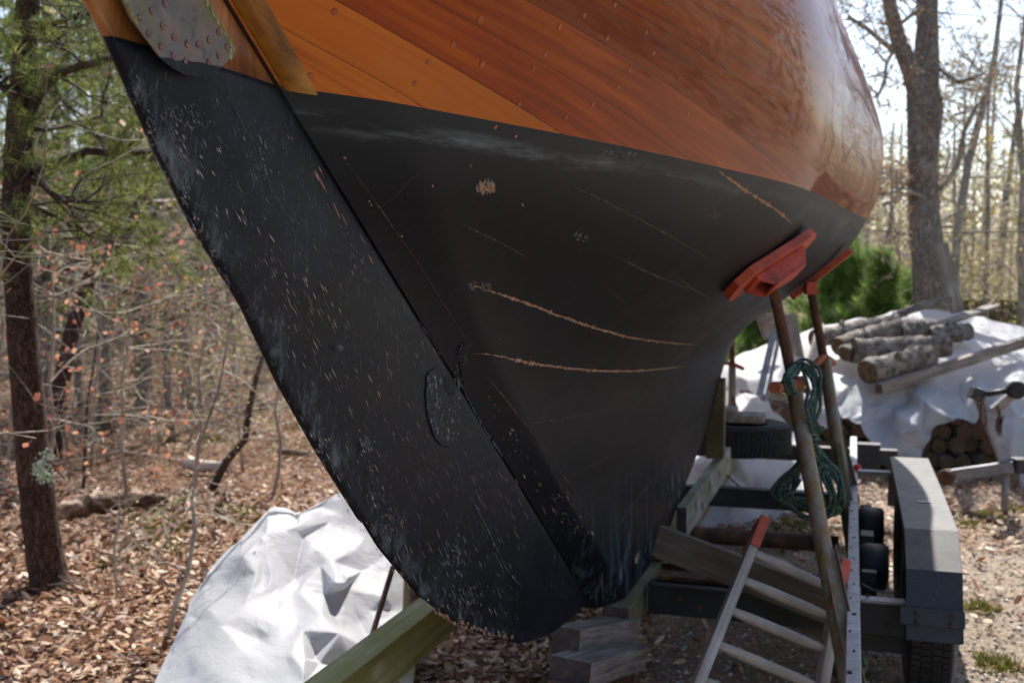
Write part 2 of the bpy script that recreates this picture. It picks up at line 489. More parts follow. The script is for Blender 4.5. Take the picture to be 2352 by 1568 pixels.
def make_tree(seed, name, H, r, lean, bark_m, leaf_m, kind, label, cat='tree', group=None, crown_from=.25, limbs=12, limb_len=.28, depth=2, leaf_name='crown',
              loc=None, trunk_pts=None, trunk_rad=None, twig_m=None, **cfg_over):
    R = random.Random(seed)
    cfg = dict(seg=.22, wig=.16, up=.03, rmin=.003, k=5, kids=4, leaves=5, ll=.10, lw=.02)
    cfg.update(cfg_over)
    tr, cw, cl = MB(), MB(), MB()
    if trunk_pts is None:
        pts = []; x, y = 0, 0
        for i in range(13):
            f = i / 12
            pts.append(Vector((lean[0] * f * H + x, lean[1] * f * H + y, f * H))); x += R.gauss(0, .035); y += R.gauss(0, .035)
        rad = [r * (1.25 if i == 0 else 1) * (1 - .72 * i / 12) for i in range(13)]
        pts[0].z = -.1
    else:
        pts, rad = trunk_pts, trunk_rad
    tr.tube(pts, rad, 12, wob=.06, rr=R, caps=True)
    n = len(pts)
    for j in range(limbs):
        f = crown_from + (1 - crown_from) * (j + R.random()) / limbs
        i = min(n - 2, int(f * (n - 1))); t = f * (n - 1) - i
        p = pts[i].lerp(pts[i + 1], t); rr_ = rad[i] * (1 - t) + rad[i + 1] * t
        a = R.random() * 6.28
        d = Vector((math.cos(a), math.sin(a), R.uniform(-.1, .7))).normalized()
        grow(cw, cl, p, d, H * limb_len * R.uniform(.6, 1.2) * (1.15 - .6 * f), rr_ * .42, depth, R, kind, None, cfg)
    root = empty(name, label, cat, group, loc=loc if loc is not None else (0, 0, 0))
    tr.build("trunk", bark_m, root)
    if cw.v:
        cr = MB(); cr.v, cr.f, cr.m, cr.s = cw.v, cw.f, cw.m, cw.s
        b = len(cr.v)
        cr.v = cr.v + cl.v; cr.f = cr.f + [[i + b for i in f] for f in cl.f]; cr.m = cr.m + [1] * len(cl.f); cr.s = cr.s + [False] * len(cl.f)
        cr.build(leaf_name, [twig_m or bark_m, leaf_m], root)
    return root

def place(root, loc, rz, sc=1.0, label=None, group=None, src=None):
    o = copy_tree(src) if src is not None else root
    o.location = loc; o.rotation_euler = (0, 0, rz); o.scale = (sc, sc, sc)
    if label: o["label"] = label
    if group: o["group"] = group
    return o

# --- the near pine at the left edge, traced trunk and limbs
def near_pine():
    D = 5.75
    tp = [(128, 1400), (112, 1330), (92, 1200), (72, 1000), (54, 800), (40, 620), (38, 440), (48, 260), (60, 100), (68, -60), (74, -300), (80, -700), (85, -1200)]
    rp = [62, 44, 40, 37, 34, 31, 32, 30, 26, 25, 23, 18, 8]
    pts = [at(u, v, D) for u, v in tp]; pts[0].z = -.05
    rad = [q / F * D for q in rp]
    # densify for a rough surface
    P2, R2 = [], []
    for i in range(len(pts) - 1):
        for k in range(5):
            t = k / 5; P2.append(pts[i].lerp(pts[i + 1], t)); R2.append(rad[i] * (1 - t) + rad[i + 1] * t)
    P2.append(pts[-1]); R2.append(rad[-1])
    root = empty("pine_tree", "nearest pine, thick reddish brown trunk leaning at the photo's left edge", "tree", loc=(0, 0, 0))
    t = MB(); t.tube(P2, R2, 16, wob=.09); t.build("trunk", M['pine_bark'], root)
    R = random.Random(3)
    limbs = [([(62, 270), (90, 215), (130, 175), (190, 150), (262, 130), (330, 140)], 14, 4, 5.75, 5.4),
             ([(72, 395), (130, 372), (200, 352), (290, 345), (370, 348), (470, 360)], 13, 5, 5.75, 6.2),
             ([(75, 415), (120, 445), (150, 462), (200, 470)], 8, 3, 5.75, 5.5),
             ([(70, 470), (130, 500), (190, 530), (240, 540)], 6, 3, 5.75, 6.3),
             ([(60, 90), (110, 60), (180, 40), (270, 20)], 9, 3, 5.75, 5.6),
             ([(45, 230), (20, 200), (-30, 190), (-120, 200)], 9, 4, 5.75, 5.3),
             ([(60, 160), (120, 100), (210, 90), (300, 60)], 7, 2, 5.75, 6.4),
             ([(42, 520), (-20, 500), (-90, 520)], 7, 3, 5.75, 5.5),
             ([(80, 300), (150, 290), (260, 260), (330, 250)], 6, 2, 5.75, 6.6),
             ([(60, -40), (150, -60), (260, -20), (350, 30)], 9, 3, 5.75, 6.0),
             ([(70, -100), (10, -140), (-60, -60), (-90, 40)], 9, 3, 5.75, 5.0),
             ([(68, -60), (160, -120), (240, -130), (330, -60)], 9, 3, 5.75, 5.2)]
    w, nd = MB(), MB()
    cfg = dict(seg=.08, wig=.2, up=.0, rmin=.0022, k=6, kids=5, leaves=30, ll=.095, lw=.0020)
    for pl, r0, r1, ya, yb in limbs:
        n = len(pl); ps = [at(u, v, ya + (yb - ya) * i / (n - 1)) for i, (u, v) in enumerate(pl)]
        Q, RR = [], []
        for i in range(n - 1):
            for k in range(4):
                f = k / 4; Q.append(ps[i].lerp(ps[i + 1], f) + Vector((0, 0, R.gauss(0, .006)))); RR.append((r0 + (r1 - r0) * (i + f) / (n - 1)) / F * 5.8)
        w.tube(Q, RR, 7, wob=.15)
        for j in range(11):
            i = R.randint(len(Q) // 3, len(Q) - 1)
            d = Vector((R.gauss(.3, 1), R.gauss(0, 1), R.gauss(.1, .7))).normalized()
            grow(w, nd, Q[i], d, R.uniform(.25, .6), .008, 1, R, 'needle', None, cfg)
    w.build("branches", M['dark_twig'], root)
    nd.build("needles", M['needle'], root)
    li = MB()
    for u, v in ((95, 1065), (105, 1085), (92, 1100), (110, 1050), (85, 1080), (118, 1098)):
        p = at(u, v, 5.6)
        sprig(li, p, Vector((0, -1, 0)), 'leaf', 40, .03, .007, R, 0)
    li.build("lichen", M['lichen'], root)
near_pine()

# --- traced stems of the left wood
def stem(name, pl, label, cat, bark_m, Ya, Yb=None, twigs=0, tl=.4, leaf_m=None, kind=None, seed=1, group=None, base=True, depth=1, **over):
    R = random.Random(seed); n = len(pl); Yb = Yb or Ya
    ps = [at(u, v, Ya + (Yb - Ya) * i / (n - 1)) for i, (u, v, r) in enumerate(pl)]
    rs = [r / F * Ya for u, v, r in pl]
    if base: ps[0].z = -.05
    Q, RR = [], []
    for i in range(n - 1):
        for k in range(4):
            f = k / 4; Q.append(ps[i].lerp(ps[i + 1], f)); RR.append(rs[i] * (1 - f) + rs[i + 1] * f)
    Q.append(ps[-1]); RR.append(rs[-1])
    root = empty(name, label, cat, group, loc=(0, 0, 0))
    t = MB(); t.tube(Q, RR, 9, wob=.08, rr=R); t.build("trunk", bark_m, root)
    if twigs:
        w, l = MB(), MB()
        cfg = dict(seg=.1, wig=.2, up=.02, rmin=.0018, k=4, kids=4, leaves=4, ll=.05, lw=.012); cfg.update(over)
        for j in range(twigs):
            i = R.randint(len(Q) // 5, len(Q) - 1)
            d = Vector((R.gauss(0, 1), R.gauss(0, .8), R.gauss(.25, .5))).normalized()
            grow(w, l, Q[i], d, tl * R.uniform(.5, 1.3), max(.004, RR[i] * .4), depth, R, kind, None, cfg)
        cr = MB(); cr.v = w.v + l.v; b = len(w.v)
        cr.f = w.f + [[i + b for i in f] for f in l.f]; cr.m = w.m + [1] * len(l.f); cr.s = w.s + [False] * len(l.f)
        cr.build("crown", [M['twig'], leaf_m or M['bud']], root)
    return root

stem("pine_tree", [(115, 1000, 20), (140, 880, 19), (165, 760, 18), (205, 640, 17), (250, 580, 14), (295, 530, 12), (340, 420, 10), (380, 250, 8), (400, 60, 6), (420, -150, 4)],
     "slim dark leaning pine standing behind the nearest pine", "tree", M['pine_bark'], 9.3, 10.2, 22, 1.0, M['needle'], 'needle', 5, leaves=26, ll=.11, lw=.002, depth=1, seg=.18, kids=5)
stem("oak_tree", [(325, 905, 17), (325, 800, 16), (318, 690, 14), (322, 560, 12), (312, 400, 10), (330, 200, 8), (322, -100, 6)],
     "grey straight trunk behind the red leaved saplings", "tree", M['grey_bark'], 13.5, 13.5, 16, 1.6, M['bud'], 'leaf', 8, depth=2, seg=.3)
stem("oak_tree", [(118, 1000, 16), (100, 850, 15), (108, 700, 13), (100, 560, 12), (60, 400, 9), (110, 150, 6)],
     "dim grey trunk seen close right of the nearest pine", "tree", M['grey_bark'], 12.5, 12.5, 14, 1.5, M['bud'], 'leaf', 9, depth=2, seg=.3)
stem("sapling", [(480, 1120, 10), (520, 1060, 9), (562, 1010, 8), (572, 940, 7), (590, 860, 6), (606, 815, 5), (640, 760, 4)],
     "crooked red brown dead stem bending up beside the rudder", "sapling", M['dark_twig'], 8.6, 8.4, 10, .35, seed=21)
stem("sapling", [(378, 1475, 6), (400, 1400, 5.5), (432, 1310, 5.5), (448, 1215, 5), (440, 1140, 4.5), (455, 1030, 4), (500, 900, 3.4), (520, 800, 2.6), (535, 700, 1.5)],
     "thin kinked grey sapling in front of the white heap tarpaulin", "sapling", M['twig'], 4.9, 5.1, 14, .35, M['bud'], 'leaf', 12, leaves=2, lw=.006)
stem("sapling", [(270, 1390, 3), (266, 1330, 3), (262, 1260, 2.5), (275, 1180, 2), (270, 1090, 1.6)],
     "spindly twig standing between the fallen log and the nearest pine", "sapling", M['twig'], 5.5, 5.5, 10, .2, seed=13)
stem("sapling", [(445, 1010, 5), (462, 940, 5), (455, 850, 4), (480, 740, 3.6), (470, 620, 3), (500, 480, 2)],
     "pale upright sapling with upturned bare twigs", "sapling", M['twig'], 8.8, 8.8, 20, .7, M['bud'], 'leaf', 14, leaves=2, lw=.01, depth=2)
stem("sapling", [(190, 1110, 4), (196, 1030, 4), (200, 930, 3), (215, 840, 2.5), (225, 760, 2)],
     "low dark broken stem among the leaves", "sapling", M['dark_twig'], 8.5, 8.5, 6, .4, seed=15)

# red leaved understory maples: several saplings with flat sprays
maple_spots = [(300, 960, 7.6, 720), (110, 940, 6.6, 640), (560, 930, 9.5, 690), (440, 930, 10.5, 560), (200, 930, 9.5, 600), (-40, 1200, 5.2, 700), (620, 960, 8.2, 760), (30, 960, 8.5, 500)]
maple_labels = ["maple sapling with the widest spray of orange red young leaves", "maple sapling whose red leaves cross the nearest pine's trunk", "maple sapling with red leaves touching the rudder's edge",
                "far maple sapling with reddish leaves below the pine needles", "maple sapling with small pink red leaves beside the leaning pine", "maple sapling with orange leaves at the photo's left edge",
                "low maple sapling with few red leaves against the rudder", "maple sapling with reddish leaves behind the nearest pine"]
for i, (u, v, Y, top) in enumerate(maple_spots):
    R = random.Random(100 + i)
    g = ground_at(u, 640 + CAM_H * F / Y)
    root = empty("maple_sapling", maple_labels[i], "sapling", "red leaved maple saplings", loc=(0, 0, 0))
    w, l = MB(), MB()
    b = at(u, v, Y); b.z = -.03
    tp = at(u + R.uniform(-60, 60), top - 160, Y)
    pts = [b.lerp(tp, k / 8) + Vector((R.gauss(0, .03), R.gauss(0, .03), 0)) for k in range(9)]
    t = MB(); t.tube(pts, [.016 * (1 - .8 * k / 8) for k in range(9)], 6); t.build("trunk", M['twig'], root)
    cfg = dict(seg=.13, wig=.16, up=.015, rmin=.0022, k=4, kids=4, leaves=1, ll=.045, lw=.015)
    for j in range(13):
        k = R.randint(2, 8); a = R.random() * 6.28
        d = Vector((math.cos(a), math.sin(a) * .8, R.uniform(-.05, .35))).normalized()
        grow(w, l, pts[k], d, R.uniform(.5, 1.2), .006, 2 if j % 2 else 1, R, 'leaf' if j % 3 != 2 else None, None, dict(cfg, leaves=2))
    cr = MB(); cr.v = w.v + l.v; nb = len(w.v)
    cr.f = w.f + [[q + nb for q in f] for f in l.f]; cr.m = w.m + [1] * len(l.f); cr.s = w.s + [False] * len(l.f)
    cr.build("crown", [M['twig'], M['red_leaf']], root)

# --- repeated wood trees (shared meshes)
bare = [make_tree(200 + i, "bare_tree", 9.5 + i, .11 + .02 * i, ((-.03, .02, .05)[i % 3], 0), M['grey_bark'], M['bud'], 'leaf',
                  "slender grey spring tree with pale buds standing in the far woods", group="budding trees of the far woods", limbs=13, limb_len=.3, depth=2,
                  twig_m=M['twig'], leaves=3, ll=.16, lw=.03, seg=.4, kids=4, rmin=.006, loc=(0, 0, 0), crown_from=.12) for i in range(4)]
pines = [make_tree(300 + i, "pine_tree", 9.0 + i, .10, (.03 * (i - 1), 0), M['grey_bark'], M['needle'], 'needle',
                   "olive green pine with loose needle clumps in the left woods", group="pines of the left woods", limbs=26, limb_len=.24, depth=1, crown_from=.2,
                   twig_m=M['dark_twig'], leaves=60, ll=.19, lw=.006, seg=.25, kids=9, rmin=.006, loc=(0, 0, 0)) for i in range(2)]
R = random.Random(77)
used = set()
def scatter_trees(srcs, spots, label, group):
    for i, (u, Y, sc) in enumerate(spots):
        s = srcs[i % len(srcs)]
        if u > 1400: sc *= .68
        loc = Vector(((u - 1176) / F * Y, Y, -.05 + float(ground_h(np.array((u - 1176) / F * Y), np.array(Y)))))
        if id(s) not in used:
            used.add(id(s)); place(s, loc, R.random() * 6.28, sc, label, group)
        else:
            place(None, loc, R.random() * 6.28, sc, label, group, src=s)
left = [(-150, 14, .9), (-40, 19, .8), (150, 26, .9), (240, 23, .8), (300, 29, .9), (380, 24, .75), (520, 27, .85), (600, 22, .7),
        (690, 22, .8), (720, 26, .9), (60, 28, .9), (460, 32, .95), (-100, 24, .8), (760, 21, 1), (850, 24, 1), (950, 20, 1), (1080, 26, 1)]
scatter_trees(bare, left, "slender grey spring tree with pale buds in the woods behind the rudder", "budding trees of the left woods")
right = [(1990, 24, .75), (2040, 21, .65), (2090, 28, .8), (2190, 18, .5), (2230, 22, .6), (2300, 25, .65), (2340, 20, .5), (2390, 23, .6), (2430, 19, .5), (1940, 27, .8), (2160, 26, .8), (2250, 30, .9), (2320, 32, .9),
         (2060, 33, .9), (1900, 22, .7), (1780, 24, .7), (2480, 26, .9), (1650, 25, .8), (1500, 23, .8), (2210, 27, .75), (2360, 28, .8), (2010, 30, .8), (2120, 23, .65)]
scatter_trees(bare, right, "slender grey spring tree with yellow buds in the woods behind the woodpile", "budding trees of the right woods")
scatter_trees(pines, [(230, 11.5, .7), (430, 13.5, .75), (-60, 10.5, .7), (330, 16, .8), (90, 15, .8), (540, 15, .6), (180, 13, .5), (390, 11, .42), (480, 17, .7)],
              "olive green pine with loose needle clumps in the left woods", "pines of the left woods")

# --- the big forked oak behind the woodpile
def big_oak():
    D = 12.5
    root = empty("oak_tree", "big grey barked tree forking high above the woodpile", "tree", loc=(0, 0, 0))
    def path(pl, Ya, Yb=None):
        Yb = Yb or Ya; n = len(pl)
        ps = [at(u, v, Ya + (Yb - Ya) * i / (n - 1)) for i, (u, v, r) in enumerate(pl)]; rs = [r / F * Ya for *_, r in pl]
        Q, RR = [], []
        for i in range(n - 1):
            for k in range(5):
                f = k / 5; Q.append(ps[i].lerp(ps[i + 1], f)); RR.append(rs[i] * (1 - f) + rs[i + 1] * f)
        Q.append(ps[-1]); RR.append(rs[-1]); return Q, RR
    t = MB(); ends = []
    A = path([(2160, 985, 62), (2148, 900, 48), (2140, 700, 40), (2132, 600, 37), (2122, 480, 34), (2118, 380, 32), (2122, 300, 36), (2124, 250, 40), (2120, 200, 35), (2128, 140, 28), (2130, 60, 24), (2128, -60, 23), (2125, -300, 18), (2120, -800, 8)], D)
    t.tube(*A, 18, wob=.07)
    B = path([(2112, 215, 26), (2092, 160, 22), (2066, 100, 18), (2048, 30, 15), (2030, -60, 14), (2000, -250, 9)], D)
    t.tube(*B, 12, wob=.08)
    t.build("trunk", M['oak_bark'], root)
    br = MB(); lf = MB()
    R = random.Random(5)
    cfg = dict(seg=.12, wig=.24, up=.03, rmin=.005, k=4, kids=4, leaves=3, ll=.08, lw=.016)
    for pl in ([(2055, 118, 7), (2025, 95, 6), (1990, 65, 5), (1950, 40, 4)], [(2050, 120, 5), (2035, 150, 4), (2032, 190, 4), (2015, 225, 3)], [(2062, 60, 5), (2100, 30, 4), (2120, 15, 3)],
               [(2100, 400, 5), (2060, 440, 4), (2010, 450, 3)], [(2140, 440, 8), (2170, 425, 7), (2200, 380, 6), (2215, 300, 5), (2245, 240, 4)], [(2145, 150, 5), (2200, 190, 4), (2260, 170, 3)],
               [(2150, 460, 6), (2090, 440, 4), (2030, 470, 3)]):
        Q, RR = path(pl, D, D - .6)
        br.tube(Q, RR, 6, wob=.1)
        for j in range(7):
            i = R.randint(len(Q) // 4, len(Q) - 1)
            grow(br, lf, Q[i], Vector((R.gauss(0, 1), R.gauss(0, 1), R.gauss(.2, .7))).normalized(), R.uniform(.3, .8), .012, 2, R, 'leaf', None, cfg)
    c = MB(); c.v = br.v + lf.v; b = len(br.v); c.f = br.f + [[q + b for q in f] for f in lf.f]; c.m = br.m + [1] * len(lf.f); c.s = br.s + [False] * len(lf.f)
    c.build("branches", [M['grey_bark'], M['dry_leaf']], root)
big_oak()
stem("oak_tree", [(2185, 900, 12), (2190, 700, 10), (2200, 520, 10), (2225, 370, 9), (2262, 230, 8), (2285, 130, 6), (2300, 0, 5), (2310, -150, 4)],
     "slim dark tree leaning right beside the big forked tree", "tree", M['grey_bark'], 14.5, 14.5, 22, 1.3, M['bud'], 'leaf', 31, depth=2, seg=.2, leaves=3, lw=.02)
stem("oak_tree", [(2262, 800, 6), (2265, 640, 6), (2270, 480, 5), (2268, 300, 4), (2275, 150, 3)],
     "thin straight dark tree at the far right of the woodpile", "tree", M['grey_bark'], 16, 16, 18, 1.2, M['bud'], 'leaf', 32, depth=2, seg=.25, leaves=4, lw=.03)
stem("oak_tree", [(2352, 800, 8), (2345, 560, 8), (2350, 400, 7), (2335, 200, 6), (2360, 0, 4)],
     "dark bare tree cut by the photo's right edge", "tree", M['grey_bark'], 15, 15, 24, 1.4, M['bud'], 'leaf', 33, depth=2, seg=.25, leaves=3, lw=.02)

# green pine bushes behind the woodpile
def bush(u, Y, w, h, seed, label):
    R = random.Random(seed); root = empty("pine_bush", label, "bush", "young pines behind the boat", loc=(0, 0, 0))
    b = Vector(((u - 1176) / F * Y, Y, 0))
    t = MB(); t.tube([b, b + Vector((.05, 0, h * .5)), b + Vector((0, 0, h))], [.05, .035, .01], 7); t.build("trunk", M['pine_bark'], root)
    tw, nd = MB(), MB()
    for i in range(360):
        f = R.random() ** .8; a = R.random() * 6.28; rr = w * (math.sin(min(1, f * 1.05 + .22) * 3.0) * .95 + .12) * R.uniform(.3, 1) * (.75 + .25 * math.sin(a * 3 + f * 9))
        p0 = b + Vector((0, 0, h * f * .85)); p1 = p0 + Vector((rr * math.cos(a), rr * math.sin(a), R.uniform(0, .35)))
        if i < 60: tw.tube([p0, p0.lerp(p1, .5) + Vector((0, 0, -.05)), p1], [.012, .008, .004], 3, caps=False)
        sprig(nd, p1, (p1 - p0 + Vector((0, 0, .4))).normalized(), 'needle', 55, .17, .006, R, 0)
    tw.build("branches", M['dark_twig'], root); nd.build("needles", M['needle_green'], root)
bush(2020, 13, .85, 2.0, 1, "dense bright green young pine right behind the boat's bilge")
bush(1915, 14, 1.15, 2.4, 2, "green young pine half hidden by the hull")
bush(1968, 13.6, .8, 2.05, 7, "green young pine between its taller neighbours behind the boat's bilge")
bush(1740, 14.5, 1.1, 1.6, 3, "low green pine seen under the hull's turn")
bush(2085, 16, .9, 1.7, 4, "green young pine close left of the big forked tree")

# --- far wood: one mass nobody could count
def far_woods():
    n = 64000
    ang = nr.uniform(-.62, .62, n); Y = nr.uniform(24, 62, n)
    x = np.tan(ang) * Y
    top = np.where(x / Y > .27, 4.6, 5.2) * (Y / 32)
    z = top * nr.random(n) ** 1.55 * (1 + .15 * np.sin(x * .5))
    s = nr.uniform(.03, .13, n)[:, None]
    d = nr.normal(size=(n, 3)); d /= np.linalg.norm(d, axis=1, keepdims=True)
    e = np.cross(d, nr.normal(size=(n, 3))); e /= np.linalg.norm(e, axis=1, keepdims=True)
    tw = nr.random(n) < .5
    L = np.where(tw, 5.0, 1.3)[:, None]; W = np.where(tw, .22, .8)[:, None]
    c = np.stack([x, Y, z], -1)
    v = np.stack([c - d * s * L, c + e * s * W, c + d * s * L, c - e * s * W], 1).reshape(-1, 3)
    f = np.arange(len(v)).reshape(-1, 4)
    # the same woods carry on round the clearing, beside and behind the boat
    n2 = 34000
    an = nr.uniform(math.radians(40), math.radians(322), n2); rr = nr.uniform(13, 34, n2)
    c2 = np.stack([np.sin(an) * rr, np.cos(an) * rr, (rr * .33) * nr.random(n2) ** 1.1], -1)
    d2 = nr.normal(size=(n2, 3)); d2 /= np.linalg.norm(d2, axis=1, keepdims=True); e2 = np.cross(d2, nr.normal(size=(n2, 3))); e2 /= np.linalg.norm(e2, axis=1, keepdims=True)
    s2 = nr.uniform(.06, .22, n2)[:, None]
    v = np.concatenate([v, np.stack([c2 - d2 * s2 * 1.6, c2 + e2 * s2 * .7, c2 + d2 * s2 * 1.6, c2 - e2 * s2 * .7], 1).reshape(-1, 3)]); n += n2
    # distant trunks
    k = 230
    xt = np.tan(nr.uniform(-.62, .62, k)); Yt = nr.uniform(24, 60, k); xt = xt * Yt
    k3 = 130; a3 = nr.uniform(math.radians(40), math.radians(322), k3); r3 = nr.uniform(12, 30, k3); xt[:k3] = xt[:k3]; xt = np.concatenate([xt, np.sin(a3) * r3]); Yt = np.concatenate([Yt, np.cos(a3) * r3]); k += k3
    r = nr.uniform(.04, .14, k); H = nr.uniform(6, 11, k); H = np.where((Yt > 23) & (xt / np.maximum(Yt, 1) > .27), H * .6, H); ln = nr.normal(0, .5, k)
    tv = np.stack([np.stack([xt - r, Yt, 0 * r], -1), np.stack([xt + r, Yt, 0 * r], -1), np.stack([xt + ln + r * .4, Yt, H], -1), np.stack([xt + ln - r * .4, Yt, H], -1)], 1).reshape(-1, 3)
    tv2 = np.stack([np.stack([xt, Yt - r, 0 * r], -1), np.stack([xt, Yt + r, 0 * r], -1), np.stack([xt + ln, Yt + r * .4, H], -1), np.stack([xt + ln, Yt - r * .4, H], -1)], 1).reshape(-1, 3)
    V = np.concatenate([v, tv, tv2]); Fc = np.arange(len(V)).reshape(-1, 4)
    mi = np.zeros(len(Fc)); mi[n:] = 1
    o = bpy.data.objects.new("far_woods", np_mesh("far_woods", V, Fc, [M['far'], M['grey_bark']], mi)); COL.objects.link(o)
    tag(o, "far budding woods reading as one pale tangled mass", "woods", kind="stuff")
far_woods()

def undergrowth():
    n = 19000
    a = nr.random(n); u = np.where(a < .62, nr.uniform(-150, 900, n), nr.uniform(1500, 2600, n)); Y = 9 + 17 * nr.random(n) ** .8
    Y = np.where(u > 1500, 14 + 12 * nr.random(n), Y)
    x = (u - 1176) / F * Y
    z = nr.random(n) ** 1.5 * (1.3 + .11 * Y)
    d = nr.normal(size=(n, 3)) * np.array([1, 1, .8]); d /= np.linalg.norm(d, axis=1, keepdims=True)
    L = nr.uniform(.12, .55, n)[:, None]; w = nr.uniform(.0025, .006, n)[:, None]
    e = np.cross(d, nr.normal(size=(n, 3))); e /= np.linalg.norm(e, axis=1, keepdims=True)
    c = np.stack([x, Y, z], -1); m = c + d * L * .5 + nr.normal(size=(n, 3)) * L * .08; t = c + d * L
    v = np.stack([c - e * w, c + e * w, m + e * w * .8, m - e * w * .8, m - e * w * .8, m + e * w * .8, t + e * w * .3, t - e * w * .3], 1).reshape(-1, 3)
    k = 20000
    a = nr.random(k); u = np.where(a < .6, nr.uniform(-150, 900, k), nr.uniform(1500, 2600, k)); Yl = np.where(u > 1500, 14 + 14 * nr.random(k), 10 + 16 * nr.random(k)); xl = (u - 1176) / F * Yl
    zl = nr.random(k) ** 1.2 * (.9 + .1 * Yl)
    cl = np.stack([xl, Yl, zl], -1); d2 = nr.normal(size=(k, 3)); d2 /= np.linalg.norm(d2, axis=1, keepdims=True); e2 = np.cross(d2, nr.normal(size=(k, 3))); e2 /= np.linalg.norm(e2, axis=1, keepdims=True)
    s = nr.uniform(.012, .035, k)[:, None]
    v2 = np.stack([cl - d2 * s, cl + e2 * s * .6, cl + d2 * s, cl - e2 * s * .6], 1).reshape(-1, 3)
    V = np.concatenate([v, v2]); Fc = np.arange(len(V)).reshape(-1, 4); mi = np.zeros(len(Fc)); mi[2 * n:] = 1
    o = bpy.data.objects.new("undergrowth", np_mesh("undergrowth", V, Fc, [M['twig'], M['olive_leaf']], mi)); COL.objects.link(o)
    tag(o, "tangle of bare twigs and small leaves between the trees", "undergrowth", kind="stuff")
undergrowth()

# fallen wood on the forest floor
def fallen(name, pl, label, mat, wob=.2, k=10, Yoff=0):
    m = MB(); ps = []; rs = []
    for u, v, r in pl:
        g = ground_at(u, v); Y = g.y; ps.append(at(u, v - r, Y)); rs.append(r / F * Y)
    Q, RR = [], []
    for i in range(len(ps) - 1):
        for j in range(5):
            f = j / 5; Q.append(ps[i].lerp(ps[i + 1], f)); RR.append(rs[i] * (1 - f) + rs[i + 1] * f)
    Q.append(ps[-1]); RR.append(rs[-1])
    m.tube(Q, RR, k, wob=wob)
    return tag(m.build(name, mat), label, "log")
M['dead_wood'] = wood("dead_wood", (.04, .022, .015), (.22, .13, .08), (.55, .46, .38), 0, scale=14)
M['mossy_bark'] = simple("mossy_bark", [(.3, (.05, .04, .025)), (.55, (.12, .12, .04)), (.8, (.22, .21, .08))], 20, rough=.9, bump=.5)
M['cut_birch'] = simple("pale_cut_wood", [(.3, (.35, .27, .2)), (.6, (.62, .55, .48)), (.8, (.75, .7, .64))], 10, rough=.8)
fallen("fallen_log", [(10, 1228, 8), (70, 1212, 14), (130, 1200, 20), (180, 1188, 27), (250, 1176, 25), (320, 1164, 18), (380, 1154, 10)], "long rotten split log lying behind the nearest pine", M['dead_wood'], .7, 11)
fallen("cut_log", [(428, 1080, 18), (460, 1084, 14), (528, 1086, 13)], "short pale barkless log on the leaves", M['cut_birch'], .12)
fallen("fallen_branch", [(640, 1044, 8), (680, 1047, 8), (712, 1050, 7)], "short grey log close left of the rudder", M['dead_wood'], .12)
fallen("fallen_branch", [(330, 1215, 6), (370, 1180, 7), (410, 1155, 6), (450, 1140, 5)], "dull green stick slanting on the small mound", M['mossy_bark'], .3)
fallen("fallen_branch", [(500, 980, 5), (540, 985, 5), (590, 1000, 4)], "thin dark branch lying in the mid wood", M['dark_twig'], .2)
fallen("fallen_branch", [(0, 1240, 4), (60, 1200, 4), (130, 1165, 4)], "thin dark branch crossing behind the nearest pine", M['dark_twig'], .2)
fallen("fallen_branch", [(140, 1205, 3), (200, 1190, 3), (262, 1165, 3)], "pale thin stick leaning on the rotten log", M['cut_birch'], .2)
# ------------------------------------------------------------------ the boat
def pchip(xs, ys):
    xs = np.array(xs, float); ys = np.array(ys, float); h = np.diff(xs); d = np.diff(ys) / h; m = np.zeros_like(ys)
    for i in range(1, len(xs) - 1):
        if d[i - 1] * d[i] > 0:
            w1 = 2 * h[i] + h[i - 1]; w2 = h[i] + 2 * h[i - 1]; m[i] = (w1 + w2) / (w1 / d[i - 1] + w2 / d[i])
    m[0] = d[0]; m[-1] = d[-1]
    def f(x):
        x = np.clip(x, xs[0], xs[-1]); i = np.clip(np.searchsorted(xs, x, side='right') - 1, 0, len(xs) - 2)
        t = (x - xs[i]) / h[i]
        return (2*t**3-3*t**2+1)*ys[i] + (t**3-2*t**2+t)*h[i]*m[i] + (-2*t**3+3*t**2)*ys[i+1] + (t**3-t**2)*h[i]*m[i+1]
    return f
WL, SHEER, SM = 1.97, 3.05, 6.3
spost = lambda z: 1.65 + 1.506 * (1.97 - z)
_B = pchip([.40, .43, .60, .84, .957, 1.153, 1.27, 1.367, 1.505, 1.62, 1.743, 1.82, 1.917, 1.97, 2.07, 2.2, 2.36, 2.6, 2.8, 3.05],
           [.125, .14, .16, .185, .205, .245, .285, .36, .54, .70, .85, .92, .985, 1.01, 1.06, 1.085, 1.09, 1.04, .96, .85])
_G = pchip([0, .0495, .187, .34, .508, .758, .965, 1.0], [0, .086, .32, .54, .74, .879, .985, 1.0])
_Q = pchip([.4, .9, 1.2, 1.5, 1.97, 2.4, 3.05], [1.3, 1.6, 1.7, 1.4, 1.0, .95, .95])
sfront = pchip([.4, .43, .55, .74, 1.05, 1.5, 1.97, 3.05], [4.9, 5.15, 5.6, 6.2, 6.8, 8.0, 9.6, 11.0])
